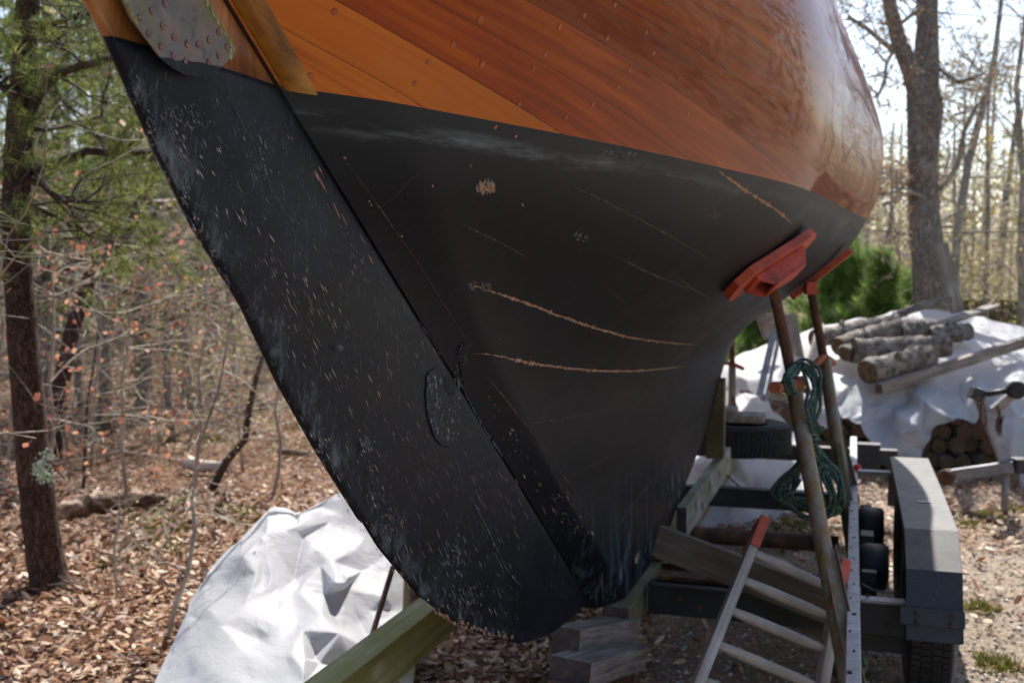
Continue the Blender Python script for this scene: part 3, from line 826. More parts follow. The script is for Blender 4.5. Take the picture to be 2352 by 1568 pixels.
def half(s, z):
    s = np.asarray(s, float); z = np.asarray(z, float); sp = spost(z); d = np.maximum(s - sp, 0)
    g = _G(np.clip(d / np.maximum(SM - sp, .3), 0, 1)) ** _Q(z)
    fr = sfront(z)
    fw = np.clip((s - SM) / np.maximum(fr - SM, .6), 0, 1)
    g = np.where(s > SM, 1 - fw ** 2.2, g)
    kb = np.clip((.95 - z) / .4, 0, 1) * .045
    T = .031 + .039 * np.clip(d / .2, 0, 1) + kb * np.clip(d / .16, 0, 1) ** .6
    b = T + (_B(z) - .07 - kb) * g
    low = np.clip((s - fr + .25) / .25, 0, 1)
    return b * (1 - .8 * low ** 2)
def hit(u, v, lo=1.2, hi=8.5, n=300):
    r = ray(u, v); Ys = np.linspace(lo, hi, n); px, pz = r[0] * Ys, CAM_H + r[2] * Ys
    l = px * CT - Ys * ST - LC; s = px * ST + Ys * CT; f = l - half(s, pz)
    ok = (s > spost(pz) - .01) & (pz > .4) & (pz < SHEER)
    for i in range(n - 1):
        if f[i] > 0 and f[i + 1] <= 0 and ok[i + 1]:
            a, b = Ys[i], Ys[i + 1]
            for _ in range(22):
                m = (a + b) / 2
                if (r[0] * m * CT - m * ST - LC) - half(r[0] * m * ST + m * CT, CAM_H + r[2] * m) > 0: a = m
                else: b = m
            return to_boat((r[0] * b, b, r[2] * b + CAM_H))
    return None
def hull_n(s, z):
    e = .01
    ds = (float(half(s + e, z)) - float(half(s - e, z))) / (2 * e); dz = (float(half(s, z + e)) - float(half(s, z - e))) / (2 * e)
    return Vector((1, -ds, -dz)).normalized()
def hull_p(s, z, off=0.0):
    p = Vector((float(half(s, z)), s, z)); return p + hull_n(s, z) * off

# plank coordinate (whole numbers are seams), fitted to seams measured on the hull
SEAMS = {1: [(587, 35), (704, 97), (817, 155), (915, 207), (1000, 257)],
         2: [(754, 2), (887, 72), (1017, 141), (1165, 225), (1288, 292), (1341, 323), (1500, 505), (1630, 576)],
         3: [(1003, 2), (1130, 70), (1239, 144), (1341, 197), (1422, 246), (1506, 301), (1628, 378), (1672, 408), (1819, 514)],
         4: [(1216, 7), (1334, 73), (1451, 147), (1598, 250), (1738, 338), (1863, 437)],
         5: [(1411, 2), (1525, 77), (1646, 162), (1782, 261), (1921, 386)],
         6: [(1602, 2), (1716, 84), (1819, 169), (1881, 224), (1954, 312), (1984, 371)],
         7: [(1753, 2), (1866, 103), (1954, 209), (2006, 294)],
         8: [(1880, 6), (1935, 70)]}
A_, b_ = [], []
def basis(s, z):
    s = np.asarray(s, float); z = np.asarray(z, float); q = np.sqrt(np.maximum(s - spost(z), 0) + .05)
    return [np.ones_like(s), s, z, s * s, s * z, z * z, s**3, z**3, s * s * z, s * z * z, q, q * z]
for k_, pts_ in SEAMS.items():
    for p_ in pts_:
        h_ = hit(*p_)
        if h_ is not None:
            A_.append([float(x) for x in basis(h_.y, h_.z)]); b_.append(k_)
A_ = np.array(A_); lam = 1e-3
COEF = np.linalg.solve(A_.T @ A_ + lam * np.eye(A_.shape[1]), A_.T @ np.array(b_, float))
RES_ = A_ @ COEF - np.array(b_)
print("seam fit residual", float(np.abs(RES_).max()))
def plank(s, z):
    return sum(c * b for c, b in zip(COEF, basis(s, z)))

def varnish_mat(name, dark_low=False):
    """planks: UV x runs along the boat, UV y is the plank number"""
    t = NT(name)
    uv = t.n("UVMap"); uv.uv_map = "planks"
    sp = t.n("SeparateXYZ"); t.l(uv.outputs[0], sp.inputs[0])
    fl = t.math('FLOOR', sp.outputs[1]); fr = t.math('FRACT', sp.outputs[1])
    wn_ = t.n("TexWhiteNoise", noise_dimensions='1D'); t.l(t.math('ADD', fl, 3.7), wn_.inputs["W"])
    cv = t.n("CombineXYZ"); t.l(t.math('MULTIPLY', sp.outputs[0], .9), cv.inputs[0]); t.l(t.math('MULTIPLY', sp.outputs[1], 2.3), cv.inputs[1]); t.l(t.math('MULTIPLY', fl, 3.1), cv.inputs[2])
    g1 = t.n("TexNoise"); t.l(cv.outputs[0], g1.inputs["Vector"]); g1.inputs["Scale"].default_value = 2.2; g1.inputs["Detail"].default_value = 4; g1.inputs["Distortion"].default_value = .4
    cv2 = t.n("CombineXYZ"); t.l(t.math('MULTIPLY', sp.outputs[0], .7), cv2.inputs[0]); t.l(t.math('MULTIPLY', sp.outputs[1], 36), cv2.inputs[1]); t.l(fl, cv2.inputs[2])
    g2 = t.n("TexNoise"); t.l(cv2.outputs[0], g2.inputs["Vector"]); g2.inputs["Scale"].default_value = 2.0; g2.inputs["Detail"].default_value = 5; g2.inputs["Distortion"].default_value = .5
    c = t.ramp(g1.outputs[0], [(.22, (.15, .019, .001)), (.45, (.235, .036, .002)), (.6, (.30, .053, .002)), (.8, (.40, .086, .004))])
    # the two lowest planks take a brighter orange, one of them duller going forward
    c_ = None
    isb = t.math('MULTIPLY', t.math('COMPARE', fl, 1.0, .1), 1.0); isa = t.math('LESS_THAN', fl, 1.0)
    c = t.mix(isb, c, t.mix(t.step(sp.outputs[0], 1.5, 2.6), t.ramp(g1.outputs[0], [(.3, (.60, .155, .016)), (.7, (.72, .21, .024))]), (.42, .105, .010)))
    c = t.mix(isa, c, t.ramp(g1.outputs[0], [(.3, (.28, .06, .010)), (.5, (.52, .14, .018)), (.75, (.60, .19, .026))]))
    c = t.mix(.4, c, t.ramp(g2.outputs[0], [(.35, (.62, .52, .5)), (.6, (1, 1, 1))]), 'MULTIPLY')
    vr = t.math('MULTIPLY_ADD', wn_.outputs[0], .4, .75)
    cc = t.n("CombineXYZ")
    for i in range(3): t.l(vr, cc.inputs[i])
    c = t.mix(1.0, c, cc.outputs[0], 'MULTIPLY')
    seam = t.math('MINIMUM', fr, t.math('SUBTRACT', 1.0, fr))
    jag = t.noise(t.coord(), 60, 3, .6)
    sm = t.math('LESS_THAN', seam, t.math('MULTIPLY_ADD', jag, .03, -.001))
    c = t.mix(t.math('MULTIPLY', sm, .55), c, (.05, .018, .008))
    # drips and milky bloom in the old varnish
    bl = t.step(t.noise(t.coord((1, .5, 1.5)), 2.6, 5, .6, .5), .52, .72)
    c = t.mix(t.math('MULTIPLY', bl, .15), c, (.20, .06, .03))
    t.base(c)
    t.rough(t.math('MULTIPLY_ADD', bl, .2, .45))
    t.p.inputs["Specular IOR Level"].default_value = .05
    t.p.inputs["Coat IOR"].default_value = 1.33; t.p.inputs["Coat Weight"].default_value = .5; t.p.inputs["Coat Roughness"].default_value = .045
    wav = t.noise(t.coord((1.2, .6, 1.4)), 1.7, 1.5, .45, .3)
    b1 = t.n("Bump"); t.l(wav, b1.inputs["Height"]); b1.inputs["Strength"].default_value = .5; b1.inputs["Distance"].default_value = .02
    b2 = t.n("Bump"); t.l(t.step(seam, 0.0, .05), b2.inputs["Height"]); b2.inputs["Strength"].default_value = .25; b2.inputs["Distance"].default_value = .003
    t.l(b1.outputs[0], b2.inputs["Normal"])
    b3 = t.n("Bump"); t.l(g2.outputs[0], b3.inputs["Height"]); b3.inputs["Strength"].default_value = .08; b3.inputs["Distance"].default_value = .002
    t.l(b2.outputs[0], b3.inputs["Normal"]); t.l(b3.outputs[0], t.p.inputs["Normal"]); t.l(b1.outputs[0], t.p.inputs["Coat Normal"])
    return t.mat

def antifoul_mat(name, keel=0.0, rud=False):
    t = NT(name)
    ob = t.coord()
    # chalky brush smears: stretched across the hull
    v1 = t.coord((1.0, .9, 2.6)); n1 = t.noise(v1, 3.0, 6, .65, .6)
    v2 = t.coord((6, 6, 1.1)); n2 = t.noise(v2, 5.0, 6, .7, .2)
    c = t.mix(t.step(n1, .35, .75), (.0048, .0062, .0105) if rud else (.0050, .0062, .0092), (.009, .0118, .0195) if rud else (.0074, .0088, .0132))
    fine = t.noise(ob, 90, 8, .8)
    c = t.mix(t.math('MULTIPLY', t.step(fine, .5, .8), .2), c, (.05, .052, .06))
    sp = t.n("SeparateXYZ"); t.l(ob, sp.inputs[0])
    if not rud:
        # scrubbed blue grey band just under the waterline
        band = t.math('SUBTRACT', 1.0, t.math('MULTIPLY', t.math('ABSOLUTE', t.math('SUBTRACT', sp.outputs[2], t.math('MULTIPLY_ADD', n1, .06, 1.895))), 42.0), clamp=True)
        band = t.math('MAXIMUM', band, 0.0)
        st = t.step(t.noise(t.coord((1, 1.2, 12)), 2.2, 6, .7), .42, .75)
        c = t.mix(t.math('MULTIPLY', t.math('MULTIPLY', band, st), t.math('SUBTRACT', 1.0, t.math('MULTIPLY', t.step(sp.outputs[1], 2.1, 3.6), .75))), c, (.30, .36, .40))
        up = t.step(sp.outputs[2], 1.80, 1.96)
        c = t.mix(t.math('MULTIPLY', up, .45), c, (.045, .055, .068))
        # runs and worn streaks on the keel
        kz = t.math('SUBTRACT', 1.0, t.step(sp.outputs[2], .55, .95))
        run = t.step(t.noise(t.coord((14, 9, .55)), 2.2, 5, .6), .5, .72)
        c = t.mix(t.math('MULTIPLY', t.math('MULTIPLY', run, kz), .8), c, (.06, .11, .155))
    else:
        sm = t.step(t.noise(t.coord((3, 1.0, 1.0), rot=(-.98, 0, 0)), 3.0, 7, .75), .50, .78)
        c = t.mix(t.math('MULTIPLY', sm, .42), c, (.045, .062, .09))
        uvn = t.n("UVMap"); uvn.uv_map = "blade"; us = t.n("SeparateXYZ"); t.l(uvn.outputs[0], us.inputs[0])
        ed_ = t.math('SUBTRACT', 1.0, t.step(us.outputs[0], .01, .16)); sc_ = t.step(t.noise(t.coord((6, 6, 3)), 3.2, 9, .78), .50, .66)
        c = t.mix(t.math('MULTIPLY', t.math('MULTIPLY', ed_, sc_), .85), c, (.17, .20, .23))
        fl_ = t.step(t.noise(t.coord((1, 30, 2.2), rot=(-.98, 0, 0)), 9, 4, .6), .66, .70)
        c = t.mix(t.math('MULTIPLY', fl_, .5), c, (.26, .25, .24))
        v3 = t.coord((1, 9, .8), rot=(-.98, 0, 0)); n3 = t.noise(v3, 16, 7, .8)
        n4 = t.noise(ob, 2.5, 3, .6)
        c = t.mix(t.math('MULTIPLY', t.math('MULTIPLY', t.step(n3, .60, .68), t.step(n4, .45, .6)), .55), c, (.17, .17, .17))
    t.base(c)
    t.rough(t.math('MULTIPLY_ADD', n1, .25, .34)); t.p.inputs["Specular IOR Level"].default_value = .13 if rud else .12
    t.bump(t.math('ADD', fine, n2), .12, .004)
    return t.mat

M['varnish'] = varnish_mat("varnished_planking")
M['antifoul'] = antifoul_mat("dark_bottom_paint")
M['rudder_paint'] = antifoul_mat("dark_rudder_paint", rud=True)
M['putty'] = simple("exposed_seam", [(.3, (.16, .08, .045)), (.55, (.36, .21, .13)), (.8, (.52, .38, .28))], 40, rough=.9, bump=.2)
M['faint'] = simple("scraped_seam", [(.3, (.035, .03, .032)), (.6, (.10, .075, .06)), (.8, (.16, .12, .10))], 40, rough=.9, bump=0)
M['bluewear'] = simple("worn_blue_paint", [(.3, (.025, .032, .042)), (.5, (.08, .115, .15)), (.62, (.16, .22, .26)), (.75, (.34, .40, .42))], 22, (1, 2, .8), rough=.7, bump=.3, detail=10)
M['chip'] = simple("bare_chip", [(.35, (.30, .19, .14)), (.6, (.46, .38, .31)), (.8, (.62, .56, .50))], 12, rough=.9, bump=0)
M['chip_pink'] = simple("pink_primer_chip", [(.4, (.30, .12, .08)), (.7, (.48, .24, .17))], 30, rough=.9, bump=0)
M['black_gap'] = simple("dark_gap", [(.4, (.004, .004, .005)), (.6, (.01, .01, .01))], 10, rough=.9, bump=0)
M['trim'] = wood("amber_trim", (.10, .032, .006), (.30, .125, .018), (.44, .21, .035), 1, .28, scale=16)
M['rud_wood'] = wood("rudder_wood", (.12, .035, .012), (.34, .125, .035), (.50, .235, .08), 2, .4, scale=18)
def bronze():
    t = NT("patinated_bronze"); v = t.coord()
    n1 = t.noise(v, 26, 7, .7, .4); n2 = t.noise(v, 9, 4, .6)
    c = t.ramp(n1, [(.3, (.055, .042, .042)), (.45, (.12, .115, .105)), (.58, (.19, .125, .105)), (.75, (.17, .205, .19))])
    c = t.mix(t.math('MULTIPLY', t.step(n2, .5, .72), .6), c, (.15, .13, .03))
    t.base(c); t.rough(.45); t.p.inputs["Metallic"].default_value = .45; t.bump(n1, .3, .003); return t.mat
M['bronze'] = bronze()
M['verdigris'] = simple("mossy_patina_edge", [(.3, (.10, .085, .03)), (.5, (.24, .22, .06)), (.62, (.42, .41, .28)), (.8, (.6, .6, .5))], 90, rough=.8, bump=.5)
M['screw'] = simple("copper_screw", [(.3, (.12, .06, .055)), (.5, (.28, .16, .15)), (.75, (.42, .34, .32))], 200, rough=.5, metal=.5, bump=.3)
M['bung'] = simple("wood_bung", [(.4, (.27, .05, .006)), (.7, (.40, .09, .012))], 60, rough=.35, bump=.2)

boat = empty("sailboat", "varnished wooden sailboat hull with dark bottom paint propped up on a trailer", "boat", matrix=BOAT_M)

def hull_grid(zs, fs, name, mats, plank_uv=False, cap=()):
    """both sides; zs rows, fs columns as fraction between sternpost and stem"""
    V, Fc, UVs = [], [], []
    nz, nf = len(zs), len(fs)
    for side in (1, -1):
        b = len(V)
        for z in zs:
            a, e = spost(z), float(sfront(z)); s = a + (e - a) * fs
            h = half(s, np.full(nf, z)); pk = plank(s, np.full(nf, z))
            for j in range(nf):
                V.append((side * h[j], s[j], z)); UVs.append((s[j], pk[j]))
        for i in range(nz - 1):
            for j in range(nf - 1):
                q = [b + i * nf + j, b + i * nf + j + 1, b + (i + 1) * nf + j + 1, b + (i + 1) * nf + j]
                Fc.append(q if side > 0 else q[::-1])
    o = nz * nf
    def dupv(i): V.append(V[i]); UVs.append(UVs[i]); return len(V) - 1
    for j in (0, nf - 1):                                     # close sternpost face and stem with their own corners
        A = [dupv(i * nf + j) for i in range(nz)]; B = [dupv(o + i * nf + j) for i in range(nz)]
        for i in range(nz - 1): Fc.append([A[i], A[i + 1], B[i + 1], B[i]])
    for i in cap:
        A = [dupv(i * nf + j) for j in range(nf)]; B = [dupv(o + i * nf + j) for j in range(nf)]
        for j in range(nf - 1): Fc.append([A[j], A[j + 1], B[j + 1], B[j]])
    me = np_mesh(name, np.array(V), np.array(Fc), mats, smooth=True)
    if plank_uv:
        uv = me.uv_layers.new(name="planks"); li = np.empty(len(me.loops), np.int32); me.loops.foreach_get("vertex_index", li)
        uv.data.foreach_set("uv", np.array(UVs, np.float32)[li].ravel())
    ob = bpy.data.objects.new(name, me); COL.objects.link(ob); ob.parent = boat
    return ob
fs = np.concatenate([np.linspace(0, .04, 8), np.linspace(.05, .62, 150), np.linspace(.63, .97, 30), np.linspace(.975, 1, 6)])
zb = np.concatenate([[.40, .405, .412, .42, .43], np.linspace(.45, WL, 110)])
hull_grid(zb, fs, "bottom_planking", [M['antifoul']], cap=(0,))
zt = np.linspace(WL, SHEER, 90)
top = hull_grid(zt, fs, "topside_planking", [M['varnish']], plank_uv=True)
# deck
db = MB(); ss = np.linspace(spost(SHEER), float(sfront(SHEER)), 60); hh = half(ss, np.full(60, SHEER))
db.add([(-h, s, SHEER + .001) for s, h in zip(ss, hh)] + [(h, s, SHEER + .001) for s, h in zip(ss, hh)], [(i, i + 60, i + 61, i + 1) for i in range(59)])
M['deck'] = simple("pale_deck", [(.4, (.4, .36, .3)), (.7, (.5, .46, .4))], 5, bump=0)
db.build("deck", M['deck'], boat)

def ribbon(mb, pts, w, mi=0, off=.0012, jag=.5, seg=.007, R=rnd, fade=True, surf='hull', zsafe=True, gaps=0.0):
    """narrow torn strip that follows the hull; pts are photo marks found on the hull"""
    P3 = [hit(u, v) if surf == 'hull' else on_plane(u, v, .0305) for u, v in pts]
    P3 = [p for p in P3 if p is not None]
    if len(P3) < 2: return
    Q = []
    # smooth through the marks
    n = len(P3)
    for i in range(n - 1):
        p0, p1, p2, p3 = P3[max(0, i - 1)], P3[i], P3[i + 1], P3[min(n - 1, i + 2)]
        k = max(2, int((p2 - p1).length / seg))
        for j in range(k):
            t = j / k
            Q.append(.5 * ((2 * p1) + (p2 - p0) * t + (2 * p0 - 5 * p1 + 4 * p2 - p3) * t * t + (3 * p1 - p0 - 3 * p2 + p3) * t ** 3))
    Q.append(P3[-1])
    N = len(Q); row = []
    wob = 0
    for i, p in enumerate(Q):
        tg = (Q[min(i + 1, N - 1)] - Q[max(i - 1, 0)]).normalized()
        nn = hull_n(p.y, p.z) if surf == 'hull' else Vector((1, 0, 0))
        c = Vector((float(half(p.y, p.z)), p.y, p.z)) + nn * off if surf == 'hull' else Vector((p.x + off, p.y, p.z))
        sd = tg.cross(nn).normalized()
        wob = wob * .75 + R.gauss(0, .45) * w
        f = min(1, i / (N * .12 + 1), (N - 1 - i) / (N * .2 + 1)) if fade else 1
        ww = w * (1 + R.uniform(-jag, jag) * 1.3 + (1.6 if R.random() < .05 else 0)) * (.12 + .88 * f)
        if gaps and R.random() < gaps: ww *= .05
        row.append((c + sd * (ww + wob * .5), c - sd * (ww - wob * .5)))
    mb.add([p for r in row for p in r], [(2 * i, 2 * i + 1, 2 * i + 3, 2 * i + 2) for i in range(N - 1)], mi)

seam = MB()
ribbon(seam, [(1072, 652), (1110, 664), (1200, 692), (1300, 730), (1400, 762), (1500, 783), (1600, 792)], .0030)
ribbon(seam, [(1105, 812), (1150, 818), (1230, 835), (1310, 846), (1400, 852), (1480, 850), (1575, 840)], .0030)
ribbon(seam, [(1650, 392), (1672, 408), (1740, 455), (1819, 514)], .0036)
ribbon(seam, [(1560, 638), (1600, 668), (1640, 690)], .002, 1)
ribbon(seam, [(1080, 812), (1105, 812)], .001, 1)
for pl, w in (([(1313, 425), (1400, 468), (1500, 520), (1600, 578), (1660, 612)], .0016), ([(1060, 515), (1130, 548), (1210, 590)], .0010), ([(1420, 590), (1500, 630), (1600, 668)], .0018),
              ([(1385, 655), (1440, 700)], .0007), ([(1205, 972), (1300, 960), (1420, 935), (1530, 915)], .0012), ([(1290, 1105), (1400, 1045), (1520, 975)], .0008), ([(1340, 1175), (1430, 1090), (1530, 990)], .0010),
              ([(1390, 1242), (1430, 1190), (1500, 1100), (1560, 1020), (1600, 970)], .0035), ([(790, 364), (860, 460), (918, 545), (958, 600), (1030, 715), (1090, 807)], .0006),
              ([(1110, 855), (1160, 915), (1215, 985), (1290, 1085), (1350, 1175), (1388, 1240)], .0014), ([(1312, 1290), (1350, 1322), (1392, 1255)], .0016), ([(1385, 1350), (1440, 1290), (1500, 1230)], .0012),
              ([(845, 490), (900, 455), (955, 400)], .0004), ([(1685, 600), (1640, 575)], .0008), ([(1850, 545), (1900, 590)], .002)):
    ribbon(seam, pl, w, 1, gaps=.15)
R = random.Random(4)
def patch(mb, u, v, ru, rv, mi, ang=0, n=14, off=.0014, surf='hull', l=.0305):
    pts = []
    for i in range(n):
        a = 2 * math.pi * i / n; r = R.uniform(.65, 1.1)
        du, dv = ru * r * math.cos(a), rv * r * math.sin(a)
        x, y = u + du * math.cos(ang) - dv * math.sin(ang), v + du * math.sin(ang) + dv * math.cos(ang)
        p = hit(x, y) if surf == 'hull' else on_plane(x, y, l)
        if p is None: return
        pts.append(Vector((float(half(p.y, p.z)), p.y, p.z)) + hull_n(p.y, p.z) * off if surf == 'hull' else p + Vector((off, 0, 0)))
    c = sum(pts, Vector()) / n
    mb.add([c] + pts, [(0, i + 1, (i + 1) % n + 1) for i in range(n)], mi)
def speck(mb, u, v, ru, rv, ang, mi, k, surf='hull', size=(1, 3), asp=2.5, l=.0305):
    """a worn spot: many small flecks"""
    for _ in range(k):
        a = R.random() * 6.28; q = math.sqrt(R.random())
        du, dv = ru * q * math.cos(a), rv * q * math.sin(a)
        x, y = u + du * math.cos(ang) - dv * math.sin(ang), v + du * math.sin(ang) + dv * math.cos(ang)
        s = R.uniform(*size); patch(mb, x, y, s, s * asp, mi, R.gauss(-.35, .3), 6, .0012 + R.random() * .0006, surf, l)
speck(seam, 1115, 430, 22, 15, 0, 0, 60); speck(seam, 1115, 430, 24, 17, 0, 2, 25)
speck(seam, 1085, 655, 10, 9, 0, 1, 22); speck(seam, 1116, 660, 12, 13, 0, 1, 22)
speck(seam, 1640, 492, 20, 8, 0, 1, 35, asp=1.4)
speck(seam, 1335, 545, 22, 10, .4, 3, 30, size=(1, 2.5), asp=1)
speck(seam, 1420, 350, 45, 8, .12, 3, 40, size=(1, 2.5), asp=.7)
for u, v, m_ in ((790, 361, 4), (792, 363, 4), (993, 427, 4), (848, 462, 0), (852, 470, 0), (922, 541, 0), (1184, 998, 3), (1186, 1010, 3), (1200, 470, 0), (1080, 380, 3)):
    patch(seam, u, v, 2.0, 4, m_, -.4, 8)
for _ in range(75):
    f = R.random(); u = 1130 + 240 * f + R.gauss(0, 22); v = 950 + 330 * f + R.gauss(0, 22)
    if u - 1110 > (v - 880) * .78 or u < 1010 + (v - 870) * .68: continue
    patch(seam, u, v, R.uniform(.5, 1.6), R.uniform(2, 7), R.choice((4, 5, 3, 1, 1)), -.45, 7)
for _ in range(60):
    u = R.uniform(1330, 1560); v = 1400 - (u - 1330) * R.uniform(.3, 1.4)
    patch(seam, u, v, R.uniform(.6, 2.0), R.uniform(8, 40), R.choice((2, 2, 3, 1)), R.gauss(0, .05), 10)
for _ in range(120):
    patch(seam, R.uniform(750, 1700), R.uniform(330, 900), R.uniform(.4, 1.1), R.uniform(.5, 1.6), R.choice((1, 3, 3)), 0, 5)
patch(seam, 1462, 1283, 5, 14, 5, .2, 10); patch(seam, 1466, 1275, 3, 16, 3, .2, 10)
seam.build("worn_seams", [M['putty'], M['faint'], M['bluewear'], M['bluewear'], M['chip_pink'], M['chip']], boat)

# bungs over the fastenings, dark rub groove, amber trim piece, waterline edge
bungs = []
def disc(mb, u, v, r, mi, off=.0009, ring=True):
    p = hit(u, v)
    if p is None: return
    n = hull_n(p.y, p.z); x = n.orthogonal().normalized(); y = n.cross(x); c = Vector((float(half(p.y, p.z)), p.y, p.z)) + n * off
    k = 16
    mb.add([c] + [c + (x * math.cos(2 * math.pi * i / k) + y * math.sin(2 * math.pi * i / k)) * r for i in range(k)], [(0, i + 1, (i + 1) % k + 1) for i in range(k)], mi)
bgr = random.Random(1)
for u, v, r in ((600, 18, 1), (768, 27, 1), (628, 69, 1.1), (676, 120, 1), (712, 175, 1), (953, 192, .8), (983, 143, .8), (1103, 46, 1.2), (1040, 103, 1), (1107, 148, 1.2), (1192, 240, .9), (1225, 158, .8), (1138, 292, .8), (1185, 313, .7),
                (1285, 63, 1), (1253, 125, .9), (1342, 36, .9), (1395, 88, .9), (1300, 270, .9), (1362, 240, 1), (1412, 12, .8), (1446, 162, .9), (1484, 75, .8), (1501, 123, .9), (1560, 182, .8), (1420, 200, .8), (1580, 262, .9), (1640, 60, .8)):
    if hit(u, v) is None: continue
    bg = MB(); disc(bg, u, v, .0066 * r, 0, .0006); disc(bg, u, v, .0060 * r, 1, .0011); bungs.append(bg)
M['bung_ring'] = simple("bung_ring", [(.4, (.13, .022, .004)), (.7, (.22, .04, .007))], 60, rough=.4, bump=0)
for bg in bungs: bg.build("bung", [M['bung_ring'], M['bung']], boat)
gr = MB()
for side in (1, -1):
    vs = []
    for s in np.linspace(spost(2.87) + .02, 10.6, 120):
        for z in (2.876, 2.868):
            p = hull_p(s, z, .0015); vs.append((p.x * side, p.y, p.z))
    gr.add(vs, [(2 * i, 2 * i + 1, 2 * i + 3, 2 * i + 2) for i in range(119)], 0)
gr.build("sheer_groove", M['black_gap'], boat)

tr = MB()       # amber trim board over the plank ends above the waterline
rows = []
for z in np.linspace(WL - .004, 2.9, 60):
    s0 = float(spost(z)) + .004; L_ = .062
    for q in (0, .1, .5, .9, 1):
        s = s0 + L_ * q; p = hull_p(s, z, .0055 if 0 < q < 1 else -.002); rows.append(p)
tr.add(rows, [(i * 5 + j, i * 5 + j + 1, (i + 1) * 5 + j + 1, (i + 1) * 5 + j) for i in range(59) for j in range(4)], 0, True)
tr.add(rows[:5], [(0, 1, 2, 3, 4)], 0)
tr.build("stern_trim", M['trim'], boat)
pf = MB(); zz = np.linspace(WL - .002, 2.95, 12)
pf.add([(l, float(spost(z)) - .002, z) for z in zz for l in (-.0318, .0318)] + [(.0325, float(spost(z)) + .006, z) for z in zz],
       [(2 * i, 2 * i + 1, 2 * i + 3, 2 * i + 2) for i in range(11)] + [(2 * i + 1, 24 + i, 25 + i, 2 * i + 3) for i in range(11)])
M['dark_wood'] = simple("tarred_post_edge", [(.3, (.02, .008, .004)), (.6, (.06, .022, .01)), (.8, (.14, .06, .03))], 30, rough=.6, bump=.3, bdist=.003)
pf.build("sternpost", M['dark_wood'], boat)

# ------------------------------------------------------------------ rudder
PAIRS = [((185, -5), (478, -5)), ((245, 105), (610, 190)), ((360, 350), (735, 375)), ((450, 530), (840, 530)), ((555, 700), (940, 690)), ((640, 880), (1045, 845)), ((730, 1040), (1130, 975)),
         ((826, 1193), (1213, 1113)), ((838, 1203), (1220, 1122)), ((872, 1258), (1245, 1160)), ((960, 1365), (1290, 1240)), ((1050, 1432), (1315, 1296)), ((1115, 1460), (1335, 1330)), ((1190, 1477), (1338, 1365)), ((1250, 1462), (1334, 1385)), ((1305, 1425), (1324, 1400))]
RT = [on_plane(*a, 0.0) for a, b in PAIRS]; RL = [on_plane(*b, 0.0) for a, b in PAIRS]
upT, upL = (RT[0] - RT[1]).normalized(), (RL[0] - RL[1]).normalized()
RT = [RT[1] + upT * 1.25] + RT[1:]; RL = [RL[1] + upL * 1.25] + RL[1:]
RT[1].z = RL[1].z = WL
for i in range(len(RL)):                     # keep a thin gap to the sternpost
    if RL[i].z > .62: RL[i].y = float(spost(RL[i].z)) - .008
def interp(L, t):
    n = len(L) - 1; i = min(n - 1, int(t)); f = t - i
    return L[i].lerp(L[i + 1], f)
def blade(t0, t1, n, name, mat, smooth=True):
    mb = MB(); W = [0, .006, .02, .06, .15, .35, .6, .8, .92, .98, 1]
    k = len(W); vs = []
    ts = [t0 + (t1 - t0) * i / n for i in range(n + 1)]
    for side in (1, -1):
        for t in ts:
            a, b = interp(RT, t), interp(RL, t)
            for w in W:
                p = a.lerp(b, w); th = .008 + .0215 * min(1, w / .5) ** .8
                if w == 0: th = .004
                if w >= 1: th = .027
                end = min(1.0, (15 - t) / 2.2 + .25); th *= end
                vs.append((side * th, p.y, p.z))
    o = (n + 1) * k; fcs = []
    for i in range(n):
        for j in range(k - 1):
            q = [i * k + j, (i + 1) * k + j, (i + 1) * k + j + 1, i * k + j + 1]
            fcs.append(q); fcs.append([o + x for x in q][::-1])
        for j in (0, k - 1):
            b4 = len(vs); vs += [vs[i * k + j], vs[o + i * k + j], vs[o + (i + 1) * k + j], vs[(i + 1) * k + j]]; fcs.append([b4, b4 + 1, b4 + 2, b4 + 3])
    fcs.append([j for j in range(k)] + [o + j for j in range(k - 1, -1, -1)])
    e = n * k
    fcs.append([e + j for j in range(k)] + [o + e + j for j in range(k - 1, -1, -1)])
    mb.add(vs, fcs, 0, smooth)
    mb.uv = [(w, t / 15) for _s in (0, 1) for t in ts for w in W]
    return mb
rudder = None
rb = blade(1, 15, 140, "rudder", None)
# chips, flakes and scratches on the painted blade (mesh marks on the same part)
R = random.Random(9)
GR = math.radians(-31)       # grain lean
def blade_l(p):
    # half thickness of the blade where the mark sits
    best = .0295
    for i in range(len(RT) - 1):
        if RT[i + 1].z <= p.z <= RT[i].z or i == len(RT) - 2:
            f = (RT[i].z - p.z) / max(1e-6, RT[i].z - RT[i + 1].z); a = RT[i].lerp(RT[i + 1], min(1, max(0, f)))
            break
    w = (p.y - a.y) / .42
    return .008 + .0215 * min(1, max(0, w) / .5) ** .8
def chip(u, v, w, h, mi, ang=None):
    ang = GR * .82 + R.gauss(0, .06) if ang is None else ang
    n = 8 if h > 3 else 4; pts = []; w *= .72; h *= 1.2
    for i in range(n):
        a = 2 * math.pi * i / n + math.pi / 2; q = R.uniform(.75, 1.1) * (1.25 if i % 4 == 0 and i % 8 in (0, 4) else .8)
        du, dv = w * q * math.cos(a), h * q * math.sin(a)
        pts.append((u + du * math.cos(ang) - dv * math.sin(ang), v + du * math.sin(ang) + dv * math.cos(ang)))
    P3 = [on_plane(x, y, .0295) for x, y in pts]
    P3 = [Vector((blade_l(p) + .0007, p.y, p.z)) for p in P3]
    rb.add(P3, [list(range(n))], mi)
